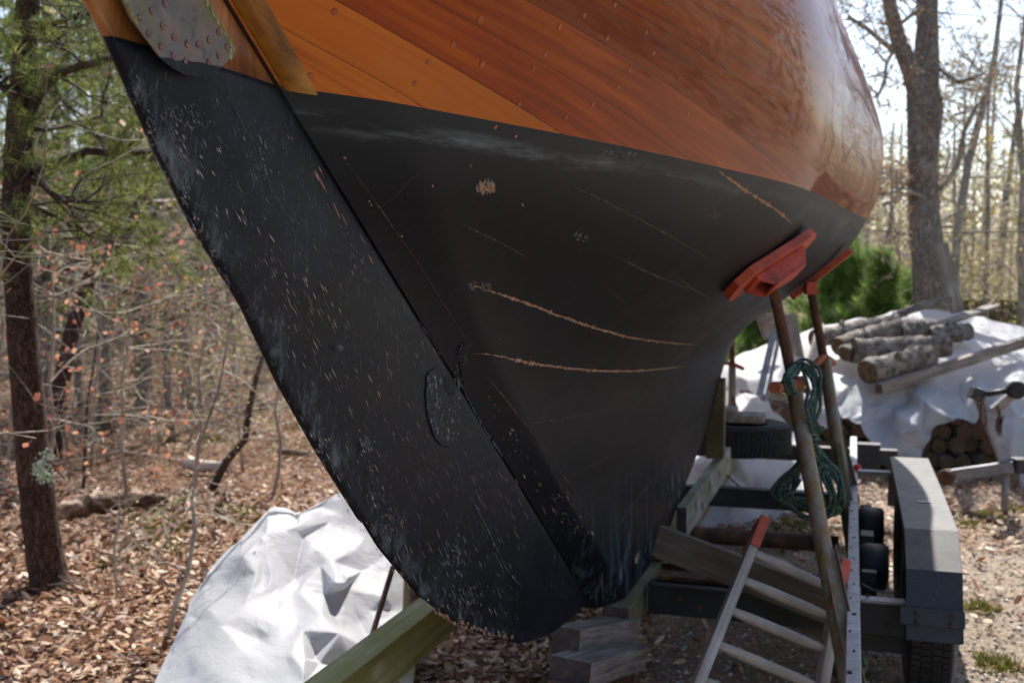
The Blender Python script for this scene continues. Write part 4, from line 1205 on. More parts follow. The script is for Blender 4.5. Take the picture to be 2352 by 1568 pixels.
def inside(u, v, m=8):
    # between trailing and leading edges of the blade in photo coordinates
    Tx = np.interp(v, [p[0][1] for p in PAIRS[:13]], [p[0][0] for p in PAIRS[:13]]); Lx = np.interp(v, [p[1][1] for p in PAIRS[:13]], [p[1][0] for p in PAIRS[:13]])
    return Tx + m < u < Lx - m and v < 1470
# big chips read off the blade
for u, v, w, h in ((425, 303, 2, 5), (440, 315, 2, 6), (452, 292, 2, 5), (436, 345, 2.5, 6), (442, 335, 2, 5), (443, 358, 2, 5), (476, 360, 2.5, 4), (472, 395, 3, 7), (480, 402, 2, 10), (503, 398, 2, 6), (512, 345, 1.5, 7), (508, 345, 1.2, 5), (560, 318, 1.6, 5), (597, 318, 1.6, 6),
                   (565, 485, 2, 6), (535, 485, 1.5, 6), (560, 500, 2.5, 8), (572, 512, 2, 6), (628, 548, 2, 9), (600, 530, 1, 9), (662, 632, 1.5, 6), (665, 650, 1.2, 5), (668, 668, 1.4, 6), (702, 642, 2, 5), (705, 655, 1.5, 5), (722, 680, 1.6, 8), (740, 660, 2, 8), (748, 665, 1.4, 8),
                   (672, 690, 1, 16), (684, 712, 1, 12), (718, 715, 1.2, 8), (763, 700, 1.3, 6), (780, 712, 1.2, 5), (769, 745, 1.8, 8), (755, 730, 1.2, 6), (733, 718, 1, 10), (810, 628, 1.5, 6), (815, 612, 1.4, 5), (830, 600, 1, 6), (690, 815, 1.3, 8), (730, 790, 1.2, 8), (770, 855, 1.6, 8), (757, 865, 1.4, 9),
                   (850, 870, 1.3, 9), (870, 905, 1.4, 7), (842, 925, 1, 8), (808, 940, 1.2, 6), (938, 930, 1, 8), (960, 975, 1, 8), (738, 1000, 1.6, 5), (775, 1050, 1.3, 9), (870, 1075, 1.3, 8), (800, 1100, 1, 8)):
    chip(u, v, w, h, 1)
for u, v, w, h in ((728, 405, 5, 11), (738, 420, 3, 12), (745, 432, 2, 8), (770, 478, 2.5, 12), (776, 492, 3, 8), (790, 505, 2, 12), (852, 597, 3, 8), (735, 390, 2, 8), (662, 315, 1.5, 6), (670, 318, 1.5, 5)):
    chip(u, v, w, h, 2, -.42)
cl = [(450, 330, 40, 60, 40), (545, 480, 45, 70, 40), (690, 670, 60, 90, 80), (760, 720, 60, 60, 50), (640, 620, 60, 90, 40), (720, 830, 60, 90, 45), (800, 1000, 60, 120, 55), (880, 900, 70, 110, 50), (900, 1180, 80, 120, 70), (1000, 1300, 90, 80, 120), (1080, 1390, 90, 50, 110),
      (1150, 1150, 70, 110, 90), (1020, 1100, 80, 110, 60), (1100, 1290, 90, 80, 90), (500, 300, 60, 60, 30), (850, 600, 50, 60, 25), (950, 760, 50, 90, 30), (600, 400, 60, 80, 25)]
for cu, cvv, ru, rv, k in cl:
    for _ in range(k):
        u, v = R.gauss(cu, ru * .6), R.gauss(cvv, rv * .6)
        if inside(u, v): (R.random() < .42) and chip(u, v, R.uniform(.3, .85), R.uniform(2.5, 10), R.choice((1, 1, 3, 1, 3)))
for _ in range(1500):
    v = R.uniform(230, 1465); u = R.uniform(330, 1330)
    if inside(u, v): chip(u, v, R.uniform(.25, .6), R.uniform(1, 5), R.choice((3, 1, 3, 3)))
for _ in range(260):      # worn trailing edge
    t = R.uniform(0.03, 1) ; v = 120 + t * 1330; u = np.interp(v, [p[0][1] for p in PAIRS], [p[0][0] for p in PAIRS]) + abs(R.gauss(3, 9)) + 4
    if v < 1465: chip(u, v, R.uniform(.4, 1.8), R.uniform(1, 6), R.choice((3, 1, 3, 4)), -.45)
for cu, cvv, ru, rv, k in ((375, 300, 8, 40, 60), (410, 400, 8, 30, 30), (450, 455, 8, 40, 60), (475, 520, 7, 25, 35), (515, 580, 7, 30, 40), (545, 650, 6, 30, 30), (572, 715, 6, 12, 40), (335, 240, 8, 40, 25), (425, 275, 35, 30, 90), (845, 1025, 10, 22, 60), (870, 1100, 12, 50, 45), (905, 1210, 14, 40, 60), (930, 1000, 10, 25, 10),
                           (1050, 1270, 10, 40, 50), (760, 1030, 10, 30, 35), (1075, 1370, 30, 16, 80), (1040, 1290, 20, 25, 40), (600, 345, 20, 60, 60), (780, 798, 6, 6, 25)):
    for _ in range(k):
        u, v = R.gauss(cu, ru * .7), R.gauss(cvv, rv * .7)
        if inside(u, v, 3): chip(u, v, R.uniform(.5, 1.6), R.uniform(1, 5), R.choice((3, 3, 3, 1)))
for _ in range(90):       # bare bottom edge
    u = R.uniform(1000, 1190); v = np.interp(u, [980, 1050, 1115, 1190], [1385, 1432, 1460, 1475]) - abs(R.gauss(4, 7)) - 3
    chip(u, v, R.uniform(1, 4), R.uniform(1, 5), R.choice((1, 2)), -.5)
rudder = rb.build("rudder", [M['rudder_paint'], M['chip'], M['chip_pink'], M['bluewear'], M['putty']], boat)
_uv = rudder.data.uv_layers.new(name="blade"); _n = len(rb.uv)
_li = np.empty(len(rudder.data.loops), np.int32); rudder.data.loops.foreach_get("vertex_index", _li)
_ua = np.full((len(rudder.data.vertices), 2), .5, np.float32); _ua[:_n] = rb.uv
_uv.data.foreach_set("uv", _ua[_li].ravel())
hd = blade(0, 1, 16, "rudder_head", None).build("rudder_head", M['rud_wood'], rudder)
tag(hd, "bare orange brown wood top of the rudder above the paint")
lines = MB()
ribbon(lines, [(516, 170), (545, 260), (580, 330), (610, 400), (650, 480), (700, 590)], .0006, 0, surf='rud', off=.0004, gaps=.3)
ribbon(lines, [(1050, 870), (1110, 980), (1180, 1085), (1240, 1180), (1290, 1265)], .0016, 1, surf='rud', off=.0006, gaps=.2)
ribbon(lines, [(1075, 1130), (1120, 1215), (1160, 1300), (1200, 1350)], .0012, 1, surf='rud', off=.0006, gaps=.35)
ribbon(lines, [(1275, 1262), (1268, 1330), (1262, 1360)], .0014, 1, surf='rud', off=.0006, gaps=.3)
lines.build("scratches", [M['faint'], M['bluewear']], rudder)

# bronze cheek plate with slotted screws
PL = [(271, -30), (281, 0), (302, 46), (334, 88), (366, 130), (397, 155), (425, 170), (454, 175), (485, 168), (512, 153), (533, 132), (541, 118), (536, 98), (513, 66), (492, 25), (476, -5), (462, -32)]
def plate(name, outline, l0, th, mat, parent):
    mb = MB(); P3 = [on_plane(u, v, l0 + th) for u, v in outline]
    mb.prism(P3[::-1], th, (1, 0, 0)); o = mb.build(name, mat, parent)
    b = o.modifiers.new("bevel", 'BEVEL'); b.width = .0012; b.segments = 2
    return o
ext = [on_plane(u, v, .034) for u, v in PL]
pb = MB(); up = (ext[0] - ext[1]).normalized()
poly = [ext[0] + up * .25] + ext + [ext[-1] + up * .25]
pb.prism([p + Vector((0, 0, 0)) for p in poly], .003, (1, 0, 0))
pl_o = pb.build("cheek_plate", M['bronze'], rudder)
bv = pl_o.modifiers.new("bevel", 'BEVEL'); bv.width = .0010; bv.segments = 2
pe = MB(); PC = on_plane(410, 60, .034)
for sgn, idx in ((1, range(0, 8)), (1, range(10, 16))):
    for i in idx:
        a, b = poly[i + 1], poly[i + 2] if i + 2 < len(poly) else poly[-1]
        for k in range(6):
            p = a.lerp(b, k / 6)
            if p.z < 1.985: continue
            inw = (PC - p).normalized() * R.uniform(.003, .010); p = p + inw + Vector((.0004 + R.random() * .0003, 0, 0))
            q = [p + Vector((0, .0048 * math.cos(x) * R.uniform(.4, 1.2), .0065 * math.sin(x) * R.uniform(.4, 1.2))) for x in (0, 1.05, 2.1, 3.14, 4.2, 5.2)]
            pe.add(q, [list(range(6))], 0)
pe.build("patina_rim", M['verdigris'], pl_o)
dk = MB()      # bottom paint lapping over the plate's foot
lap = [(366, 132), (396, 157), (424, 172), (454, 177), (486, 170), (513, 155), (480, 148), (462, 143), (440, 142), (425, 138), (405, 140), (390, 133)]
L3 = [on_plane(u, v, .0352) for u, v in lap]; dk.add(L3, [list(range(len(L3)))], 0); M['lap'] = simple("dark_paint_lap", [(.3, (.006, .007, .011)), (.6, (.012, .014, .02)), (.8, (.03, .035, .042))], 40, rough=.5, bump=.2, bdist=.002, spec=.15)
dk.build("paint_lap", M['lap'], pl_o)
for u, v in ((350, 25), (343, 77), (375, 60), (401, 86), (371, 107), (431, 101), (456, 102), (481, 92), (503, 129), (523, 108), (503, 74), (399, 128), (427, 141), (480, 143), (322, 42), (300, -18), (330, -20), (380, 8)):
    p = on_plane(u, v, .0350); r = .0043
    sm_ = MB(); sm_.lathe(p, (1, 0, 0), [(-.001, r * 1.0), (.0006, r), (.0011, r * .75), (.0012, 0.0001)], 16)
    a = R.random() * 3.14
    d1 = Vector((0, math.cos(a), math.sin(a))); d2 = Vector((0, -math.sin(a), math.cos(a)))
    c = p + Vector((.0013, 0, 0)); q = [c + d1 * r * .9 + d2 * r * .13, c - d1 * r * .9 + d2 * r * .13, c - d1 * r * .9 - d2 * r * .13, c + d1 * r * .9 - d2 * r * .13]
    sm_.add(q, [(0, 1, 2, 3)], 1)
    c = p + Vector((-.0004, 0, 0)); sm_.add([c + Vector((0, 1.35 * r * math.cos(x), 1.35 * r * math.sin(x))) for x in np.linspace(0, 6.28, 13)[:-1]], [list(range(12))], 2)
    sm_.build("screw", [M['screw'], M['black_gap'], M['rud_wood'] if False else M['bung_ring']], pl_o)

# lower gudgeon straps: rounded worn casting on the rudder and its mate on the sternpost
gd = MB()
out = [(985, 855), (978, 900), (983, 955), (998, 1003), (1015, 1022), (1034, 1027), (1052, 1010), (1062, 975), (1075, 935), (1048, 905), (1020, 860), (1000, 845)]
P3 = [on_plane(u, v, .0330) for u, v in out]; gd.prism(P3, .0035, (1, 0, 0))
gd.build("rudder_strap", M['lap'] if 'lap' in M else M['antifoul'], rudder)
wear = MB()
for _ in range(260):
    u, v = R.uniform(980, 1070), R.uniform(850, 1025)
    if v > 860 + (u - 985) * .2 and u < 1062 - abs(v - 930) * .12 and (u - 980) > (v - 960) * .9 - 5 and v < 1025 - abs(u - 1030) * .35:
        edge = u < 1005 or v < 880
        chip_l = .0340
        w, h = R.uniform(.5, 1.6), R.uniform(2, 9) if edge or R.random() < .4 else R.uniform(1, 3)
        pts = [on_plane(u + w * math.cos(a) * R.uniform(.6, 1.1), v + h * math.sin(a) * R.uniform(.6, 1.1), chip_l) for a in np.linspace(0, 6.28, 8)[:-1]]
        wear.add(pts, [list(range(7))], R.choice((0, 0, 0, 1, 2)) if not edge else 0)
wear.build("strap_wear", [M['bluewear'], M['chip'], M['faint']], rudder)
sg = MB()
so = [(1050, 802), (1062, 786), (1073, 800), (1076, 822), (1073, 850), (1070, 880), (1064, 884), (1058, 862), (1052, 835)]
P3 = []
for u, v in so:
    h = hit(u, v)
    if h is None: h = on_plane(u, v, .06)
    P3.append(Vector((float(half(h.y, h.z)) + .003, h.y, h.z)))
sg.prism(P3, .004, (1, 0, 0))
sgo = sg.build("sternpost_strap", M['antifoul'], boat)
sw = MB()
for _ in range(90):
    u, v = R.uniform(1040, 1076), R.uniform(790, 900)
    if abs(u - (1064 - (v - 790) * .17)) > 13: continue
    h = hit(u, v)
    if h is None: continue
    c = Vector((float(half(h.y, h.z)) + .0034, h.y, h.z)); a_, b2 = R.uniform(.0008, .0025), R.uniform(.002, .010)
    sw.add([c + Vector((0, a_ * math.cos(x) * R.uniform(.5, 1.2), b2 * math.sin(x) * R.uniform(.5, 1.2))) for x in np.linspace(0, 6.28, 8)[:-1]], [list(range(7))], R.choice((0, 0, 1)))
sw.build("strap_wear", [M['bluewear'], M['faint']], boat)
nt = MB()
P3 = [on_plane(u, v, .0345) for u, v in ((1020, 868), (1034, 862), (1042, 885), (1046, 905), (1036, 912), (1024, 893))]
nt.prism(P3, .001, (1, 0, 0)); nt.build("gudgeon_notch", M['black_gap'], boat)
# dark slot between blade and post, and its torn pink edges
ed = MB()
ribbon(ed, [(618, 205), (690, 310), (760, 420), (840, 545), (900, 640), (960, 735), (1020, 830)], .0012, 0, off=.001, gaps=.3)
ribbon(ed, [(715, 350), (730, 385), (745, 410)], .002, 1, off=.0012, gaps=.2)
ed.build("post_edge_wear", [M['faint'], M['chip_pink']], boat)
# ------------------------------------------------------------------ hardware materials
M['black_steel'] = simple("black_trailer_steel", [(.3, (.010, .011, .014)), (.6, (.022, .024, .030)), (.8, (.06, .045, .035))], 7, rough=.55, bump=.25, detail=8)
M['rust_steel'] = simple("rusty_steel", [(.3, (.035, .018, .012)), (.55, (.11, .045, .022)), (.75, (.26, .12, .05))], 12, rough=.85, bump=.5, detail=8)
M['galv'] = simple("galvanised_steel", [(.3, (.17, .18, .20)), (.55, (.27, .28, .31)), (.8, (.40, .41, .44))], 18, rough=.5, metal=.35, bump=.1)
def pipe_mat():
    t = NT("rust_streaked_pipe"); v = t.coord((9, 9, .7)); n = t.noise(v, 3.0, 7, .7)
    c = t.ramp(n, [(.28, (.12, .045, .018)), (.42, (.25, .15, .06)), (.52, (.22, .18, .13)), (.75, (.33, .30, .26))])
    t.base(c); t.rough(.6); t.p.inputs["Metallic"].default_value = .25; t.bump(n, .25, .004); return t.mat
M['pipe'] = pipe_mat()
M['orange'] = simple("chipped_orange_paint", [(.3, (.07, .03, .02)), (.38, (.32, .05, .02)), (.55, (.52, .085, .035)), (.8, (.60, .14, .07))], 9, rough=.6, bump=.15, detail=8)
M['old_orange'] = simple("worn_orange_paint", [(.33, (.02, .015, .02)), (.42, (.34, .05, .03)), (.6, (.50, .075, .035)), (.85, (.55, .12, .07))], 16, rough=.65, bump=.35, detail=8)
M['handle_red'] = simple("rusty_red_handle", [(.3, (.16, .04, .02)), (.6, (.36, .10, .045)), (.8, (.42, .18, .10))], 20, rough=.7, bump=.3)
def fender_mat():
    t = NT("weathered_fender"); v = t.coord(); n = t.noise(v, 9, 8, .65); f = t.noise(v, 240, 3, .7)
    geo = t.n("NewGeometry"); sp = t.n("SeparateXYZ"); t.l(geo.outputs["Normal"], sp.inputs[0])
    up_face = t.math('MULTIPLY', t.step(sp.outputs[2], .5, .9), t.step(n, .2, .5))  # upward faces get a paler grey, steeper ones stay dark blue
    c = t.mix(up_face, (.020, .025, .036), t.ramp(n, [(.3, (.04, .038, .038)), (.7, (.105, .095, .085))]))
    c = t.mix(t.math('MULTIPLY', t.step(n, .52, .7), .35), c, (.06, .065, .03))
    c = t.mix(t.math('MULTIPLY', t.step(f, .55, .75), .3), c, (.3, .3, .3))
    t.base(c); t.rough(.6); t.bump(n, .15, .006); return t.mat
M['fender'] = fender_mat()
M['rubber'] = simple("tyre_rubber", [(.3, (.012, .012, .013)), (.7, (.030, .029, .028))], 30, rough=.85, bump=.3)
M['lumber_grey'] = wood("weathered_grey_lumber", (.12, .095, .075), (.26, .22, .185), (.44, .40, .35), 1)
M['lumber_dark'] = wood("dim_grey_lumber", (.09, .068, .052), (.18, .145, .115), (.30, .255, .215), 1)
M['lumber_keel'] = wood("keel_lumber", (.12, .10, .06), (.26, .23, .15), (.42, .38, .29), 1, stain=(.20, .21, .05))
M['lumber_green'] = wood("green_algae_lumber", (.16, .14, .055), (.36, .32, .15), (.60, .54, .36), 1, stain=(.30, .28, .09))
M['lumber_brown'] = wood("dark_stained_lumber", (.05, .032, .022), (.13, .09, .055), (.22, .17, .10), 1, stain=(.09, .10, .025))
M['lumber_upright'] = wood("upright_lumber", (.08, .055, .03), (.17, .125, .065), (.27, .21, .12), 2, stain=(.10, .085, .03))
M['lumber_end'] = simple("block_lumber", [(.3, (.10, .075, .06)), (.5, (.22, .175, .145)), (.8, (.40, .35, .30))], 60, (1, .12, 1), rough=.85, bump=.25, bdist=.003)
M['block_end'] = simple("lumber_end_grain", [(.3, (.045, .03, .028)), (.55, (.085, .06, .052)), (.8, (.15, .11, .09))], 30, rough=.95, bump=.2, bdist=.003)
M['painted_lumber'] = wood("flaked_white_lumber", (.30, .26, .21), (.42, .39, .34), (.56, .54, .50), 1, stain=(.22, .20, .10))
M['ladder_wood'] = wood("silvery_ladder_wood", (.24, .20, .165), (.46, .40, .345), (.68, .64, .59), 2, scale=24)
M['log_bark'] = None
def birch():
    t = NT("grey_log_bark"); v = t.coord((1, 1, 1)); n = t.noise(v, 7, 9, .7, .3)
    w = t.noise(t.coord((5, 1, 1)), 6, 6, .7)
    c = t.ramp(n, [(.3, (.05, .036, .027)), (.45, (.17, .14, .11)), (.58, (.31, .27, .225)), (.78, (.46, .42, .37))])
    c = t.mix(t.math('MULTIPLY', t.step(w, .56, .64), .8), c, (.05, .04, .03))
    big = t.noise(t.coord(), 9, 3, .5); c = t.mix(t.math('MULTIPLY', t.step(big, .56, .62), .7), c, (.035, .028, .022))
    t.base(c); t.rough(.85); t.bump(t.math('ADD', n, w), .9, .02); return t.mat
M['log_bark'] = birch()
M['log_end'] = simple("sawn_log_end", [(.3, (.05, .03, .018)), (.55, (.12, .075, .04)), (.8, (.26, .18, .10))], 20, rough=.9, bump=.4)
def tarp_mat(name, tint=(.66, .68, .72), sheen=.45):
    t = NT(name); v = t.coord(); n = t.noise(v, 2.2, 5, .6)
    c = t.mix(t.step(n, .3, .8), tint, tuple(x * .88 for x in tint))
    d = t.noise(v, 13, 8, .75)
    c = t.mix(t.math('MULTIPLY', t.step(d, .58, .75), .35), c, (.42, .36, .28))
    t.base(c); t.rough(.55); t.p.inputs["Specular IOR Level"].default_value = .3
    fine = t.noise(v, 34, 5, .6, 1.0); med = t.noise(v, 7, 4, .55, .8)
    b = t.bump(t.math('ADD', t.math('MULTIPLY', fine, .25), med), .35, .02)
    tr_ = t.n("BsdfTranslucent"); t.l(c, tr_.inputs[0]); t.l(b.outputs[0], tr_.inputs["Normal"])
    mx = t.n("MixShader"); mx.inputs[0].default_value = sheen
    t.l(t.p.outputs[0], mx.inputs[1]); t.l(tr_.outputs[0], mx.inputs[2]); t.l(mx.outputs[0], t.out.inputs[0]); return t.mat
M['tarp'] = tarp_mat("white_tarpaulin")
def rope_mat():
    t = NT("green_braided_rope"); v = t.coord(); w = t.n("TexVoronoi"); t.l(v, w.inputs["Vector"]); w.inputs["Scale"].default_value = 190
    n = t.noise(v, 12, 4, .6)
    c = t.ramp(w.outputs["Color"], [(.2, (.014, .038, .030)), (.6, (.042, .088, .068)), (.9, (.13, .20, .165))])
    c = t.mix(t.math('MULTIPLY', t.step(n, .55, .75), .4), c, (.16, .17, .12))
    t.base(c); t.rough(.85); t.bump(w.outputs["Distance"], .8, .004); return t.mat
M['rope'] = rope_mat()
M['red_lens'] = simple("red_reflector", [(.4, (.55, .01, .015)), (.6, (.65, .02, .02))], 5, rough=.15, bump=0)
M['cord_black'] = simple("black_cord", [(.4, (.01, .01, .01)), (.6, (.02, .02, .02))], 5, bump=0)

# ------------------------------------------------------------------ trailer (boat coordinates)
trailer = empty("boat_trailer", "dark steel twin axle boat trailer with grey fender under the sailboat", "trailer", matrix=BOAT_M)
def part(name, mat, fn, parent=trailer, bevel=None):
    mb = MB(); fn(mb); o = mb.build(name, mat, parent)
    return o
# side rail with slots
def rail(mb):
    mb.beam((.967, 2.2, .515), (.967, 8.1, .50), .043, .07, bev=.003)
rl = part("side_rail", M['galv'], rail)
sl = MB()
for i in range(26):
    s = 2.6 + i * .19
    z = .5512 - (s - 2.2) * .00254; o_ = -.006 if i % 2 else .006
    sl.box((.963 + o_, s, z), (.006 if i % 3 else .014, .022, .0012))
sl.build("rail_slots", M['black_gap'], rl)
part("crossbeam", M['black_steel'], lambda m: (m.beam((.17, 4.42, .352), (1.16, 4.42, .345), .09, .125), m.beam((.19, 4.35, .418), (.92, 4.35, .412), .04, .010)))
part("crossbeam", M['black_steel'], lambda m: m.beam((-.7, 6.35, .40), (1.0, 6.35, .40), .08, .11))
part("crossbeam", M['black_steel'], lambda m: m.beam((-.7, 7.75, .455), (1.25, 7.75, .455), .08, .10))
part("fender_bracket", M['galv'], lambda m: m.beam((.99, 4.36, .425), (1.17, 4.36, .425), .06, .012))
part("fender_bracket", M['black_steel'], lambda m: m.box((1.08, 4.43, .30), (.16, .02, .19)))
part("fender_bracket", M['galv'], lambda m: m.beam((.99, 6.25, .60), (1.17, 6.25, .60), .06, .014))
part("fender_bracket", M['black_steel'], lambda m: m.box((1.06, 7.4, .50), (.14, .1, .18)))
part("axle", M['rust_steel'], lambda m: m.tube([(-.6, 5.62, .335), (.9, 5.62, .335)], .042, 14))
part("axle", M['rust_steel'], lambda m: m.tube([(-.4, 4.86, .335), (.9, 4.86, .335)], .040, 14))
M['rust_orange'] = simple("bright_rust", [(.3, (.10, .04, .018)), (.5, (.32, .12, .035)), (.75, (.48, .22, .07))], 14, rough=.9, bump=.4)
part("keel_channel", M['rust_orange'], lambda m: m.beam((.06, 3.3, .270), (.06, 8.2, .272), .17, .018))
# hubs and springs between rail and wheel
def hubs(m, s):
    m.lathe((.99, s, .40), (1, 0, 0), [(0, .02), (0, .085), (.03, .10), (.11, .10), (.125, .085), (.125, .02)], 24)
for s in (4.95, 5.75): part("brake_drum", M['black_steel'], lambda m, s=s: hubs(m, s + .02))
def spring(m):
    for k in range(4): 
        L = .36 - k * .07
        pts = [(1.03, 5.35 + x * L, .30 - k * .011 + .05 * x * x) for x in np.linspace(-1, 1, 9)]
        for a, b in zip(pts[:-1], pts[1:]): m.beam(a, b, .045, .009, bev=0)
part("leaf_spring", M['black_steel'], spring)
for s_, w_ in ((4.68, .05), (5.38, .12), (6.05, .05)): part("spring_hanger", M['black_steel'], lambda m: m.box((1.03, s_, .37), (.06, w_, .17), None, 0, .004))
part("brake_cable", M['galv'], lambda m: m.tube([(1.0, 4.6, .42), (1.04, 4.6, .40), (1.08, 4.62, .385), (1.15, 4.63, .385)], .003, 6))
rf = MB(); rf.lathe((.985, 6.62, .56), (.3, -1, 0), [(0, .001), (0, .022), (.012, .022), (.018, .012), (.02, .001)], 16); rf.build("side_marker", M['red_lens'], trailer)
# fender, folded sheet
l0, l1, zt_ = 1.155, 1.35, .68
prof = [(4.20, .335), (4.235, .43), (4.30, .57), (4.50, .68), (5.28, .688), (6.30, .68), (6.48, .57), (6.56, .36)]
fm = MB(); k = len(prof); th = .004
vo = [(l0, s, z) for s, z in prof] + [(l1, s, z) for s, z in prof]
fm.add(vo, [(i, i + 1, k + i + 1, k + i) for i in range(k - 1)])
fm.add([(l0 + .002, s * .999 + .006, z - th) for s, z in prof] + [(l1 - .002, s * .999 + .006, z - th) for s, z in prof], [(k + i, k + i + 1, i + 1, i) for i in range(k - 1)])
for l in (l1,):        # outer skirt
    sk = [(l + .001, s, z) for s, z in prof] + [(l + .001, min(6.5, max(4.26, 5.38 + (s - 5.38) * .93)), max(.33, z - .20)) for s, z in prof]
    fm.add(sk, [(i, i + 1, k + i + 1, k + i) for i in range(k - 1)])
lip = [(l0 - .001, s, z) for s, z in prof] + [(l0 - .001, 5.38 + (s - 5.38) * .985, z - .035) for s, z in prof]
fm.add(lip, [(i, i + 1, k + i + 1, k + i) for i in range(k - 1)])
fd = fm.build("fender", M['fender'], trailer)
fp = MB(); fp.box((1.245, 4.222, .415), (.222, .012, .062), Matrix.Rotation(-.32, 3, 'X'), bev=.002); fp.build("fender_band", M['fender'], fd)
rp = MB()
for _ in range(1): rp.box((1.252, 5.02, .6885), (.06, .035, .0008), Matrix.Rotation(.3, 3, 'Z'))
rp.build("sticker_scrap", M['galv'], fd)
bl_pts = [(1.16, 4.36, .436, 'z'), (1.02, 4.36, .436, 'z'), (1.19, 4.212, .43, 'y'), (1.31, 4.212, .43, 'y'), (1.19, 4.205, .40, 'y'), (1.31, 4.205, .40, 'y'), (1.10, 4.372, .33, 'y'), (1.06, 4.372, .27, 'y'),
          (.62, 4.372, .36, 'y'), (.70, 4.372, .33, 'y'), (.30, 4.372, .36, 'y'), (.38, 4.372, .33, 'y')]
for x, y, z, ax_ in bl_pts:
    mb = MB(); mb.lathe((x, y, z), (0, 0, 1) if ax_ == 'z' else (0, -1, 0), [(0, .009), (.006, .009), (.0065, .005), (.010, .005), (.010, .0005)], 6, smooth=False); mb.build("bolt", M['rust_steel'], trailer)
# wheels
def tyre(mb, c, ax, R0, w):
    pr = [(-w * .42, R0 * .55), (-w * .5, R0 * .66), (-w * .52, R0 * .82), (-w * .47, R0 * .94), (-w * .40, R0 * .985), (-w * .2, R0), (w * .2, R0), (w * .40, R0 * .985), (w * .47, R0 * .94), (w * .52, R0 * .82), (w * .5, R0 * .66), (w * .42, R0 * .55)]
    mb.lathe(c, ax, pr, 56)
    c = Vector(c); t = Vector(ax).normalized(); x = t.orthogonal().normalized(); y = t.cross(x)
    for i in range(72):      # tread blocks
        a = 2 * math.pi * i / 72; rdir = x * math.cos(a) + y * math.sin(a); tan = t.cross(rdir)
        Rm = Matrix((t, tan, rdir)).transposed()
        for j, q in enumerate((-.34, -.12, .12, .34)):
            mb.box(c + t * (w * q) + rdir * (R0 + .002) + tan * (.006 if j % 2 else 0), (w * .17, R0 * .062, .010), Rm)
def wheel(c, ax, R0, w, parent):
    c = Vector(c)
    root = MB(); tyre(root, (0, 0, 0), ax, R0, w)
    o = root.build("wheel", M['rubber'], parent); o.location = c
    r = MB(); r.lathe((0, 0, 0), ax, [(-w * .38, R0 * .55), (-w * .40, R0 * .57), (-w * .1, R0 * .48), (w * .1, R0 * .46), (w * .18, R0 * .3), (w * .22, R0 * .16), (w * .3, R0 * .12), (w * .3, .001)], 32); 
    q = r.build("rim", M['galv'], o)
    return o
wheel((1.252, 4.62, .315), (1, 0, 0), .305, .165, trailer)
wheel((1.252, 5.70, .315), (1, 0, 0), .305, .165, trailer)

sp = empty("spare_tyre", "black spare tyre lying flat on the trailer crossbeam", "tyre", matrix=BOAT_M)
m = MB(); tyre(m, (0, 0, 0), (0, 0, 1), .335, .20); o = m.build("tyre", M['rubber'], sp); o.location = (.24, 7.35, .605)
m = MB(); m.lathe((.24, 7.35, .605), (0, 0, 1), [(-.07, .18), (-.08, .185), (.0, .16), (.02, .1), (.03, .06), (.03, .001)], 32); m.build("rim", M['galv'], sp)
m = MB(); m.box((.18, 7.30, .742), (.46, .24, .05), None, 0, .008); m.box((.10, 7.30, .785), (.26, .2, .035), None, 0, .006)
tag(m.build("pad_block", M['lumber_grey'], matrix=BOAT_M), "grey flat boards stacked on top of the spare tyre", "board")

# ------------------------------------------------------------------ timbers
def timber(name, label, mat, a, b, w, h, frame=BOAT_M, up=(0, 0, 1), cat="timber", bev=.004, extra=None):
    a, b = Vector(a), Vector(b); d = b - a; mb = MB()
    y = d.normalized(); x = y.cross(Vector(up)).normalized(); z = x.cross(y).normalized()
    mb.box((0, 0, 0), (w, d.length, h), None, 0, bev)
    if extra: extra(mb)
    M4 = Matrix((x, y, z)).transposed().to_4x4(); M4.translation = (a + b) / 2
    o = mb.build(name, [mat, M['block_end']], matrix=(frame if frame else Matrix.Identity(4)) @ M4)
    for p in o.data.polygons:
        if abs(p.normal.y) > .9: p.material_index = 1
    return tag(o, label, cat)
timber("keel_timber", "long greenish timber running under the keel on the trailer", M['lumber_keel'], (.098, 4.08, .3345), (.098, 8.0, .3345), .105, .118)
# end blocks
timber("support_block", "upper square ended block under the rudder's heel", M['lumber_end'], at(1298, 1478, 3.78), at(1440, 1448, 4.20), .112, .112, None)
timber("support_block", "lower wide block beneath the square ended block", M['lumber_end'], at(1308, 1542, 3.62), at(1440, 1500, 3.98), .16, .085, None)
timber("support_block", "dark red painted block at the bottom of the block stack", M['rust_steel'], at(1300, 1605, 3.55), at(1420, 1570, 3.95), .12, .10, None)
timber("wedge_block", "small dark crosswise block wedged beside the keel", M['lumber_brown'], (.10, 4.83, .432), (.30, 4.83, .432), .09, .06)
timber("keel_post", "brown upright post beside the keel above the painted board", M['lumber_upright'], (.205, 6.35, .62), (.205, 6.35, 1.08), .10, .10, up=(0, 1, 0))
pboard = timber("painted_board", "white flaked board with dark slots leaning along the keel", M['painted_lumber'], (.175, 5.25, .475), (.225, 6.75, .55), .05, .15)
for y_, z_ in ((-.5, .02), (-.05, .02), (.3, .01), (-.3, -.03), (.6, .03)):
    m = MB(); m.box((.0262, y_, z_), (.004, .012, .045)); m.build("staple", M['black_gap'], pboard)
timber("plank", "long grey plank slanting from the keel down towards the ladder", M['lumber_dark'], at(1508, 1240, 4.40), at(1925, 1400, 4.10), .035, .130, None)
timber("plank", "short dull grey board with a cut end lying behind the slanting plank", M['lumber_dark'], at(1660, 1345, 4.8), at(1900, 1440, 4.6), .03, .11, None)
timber("plank", "thin rusty flat bar lying on the rear crossbeam", M['rust_steel'], (.2, 4.47, .426), (.9, 4.47, .424), .1, .018)
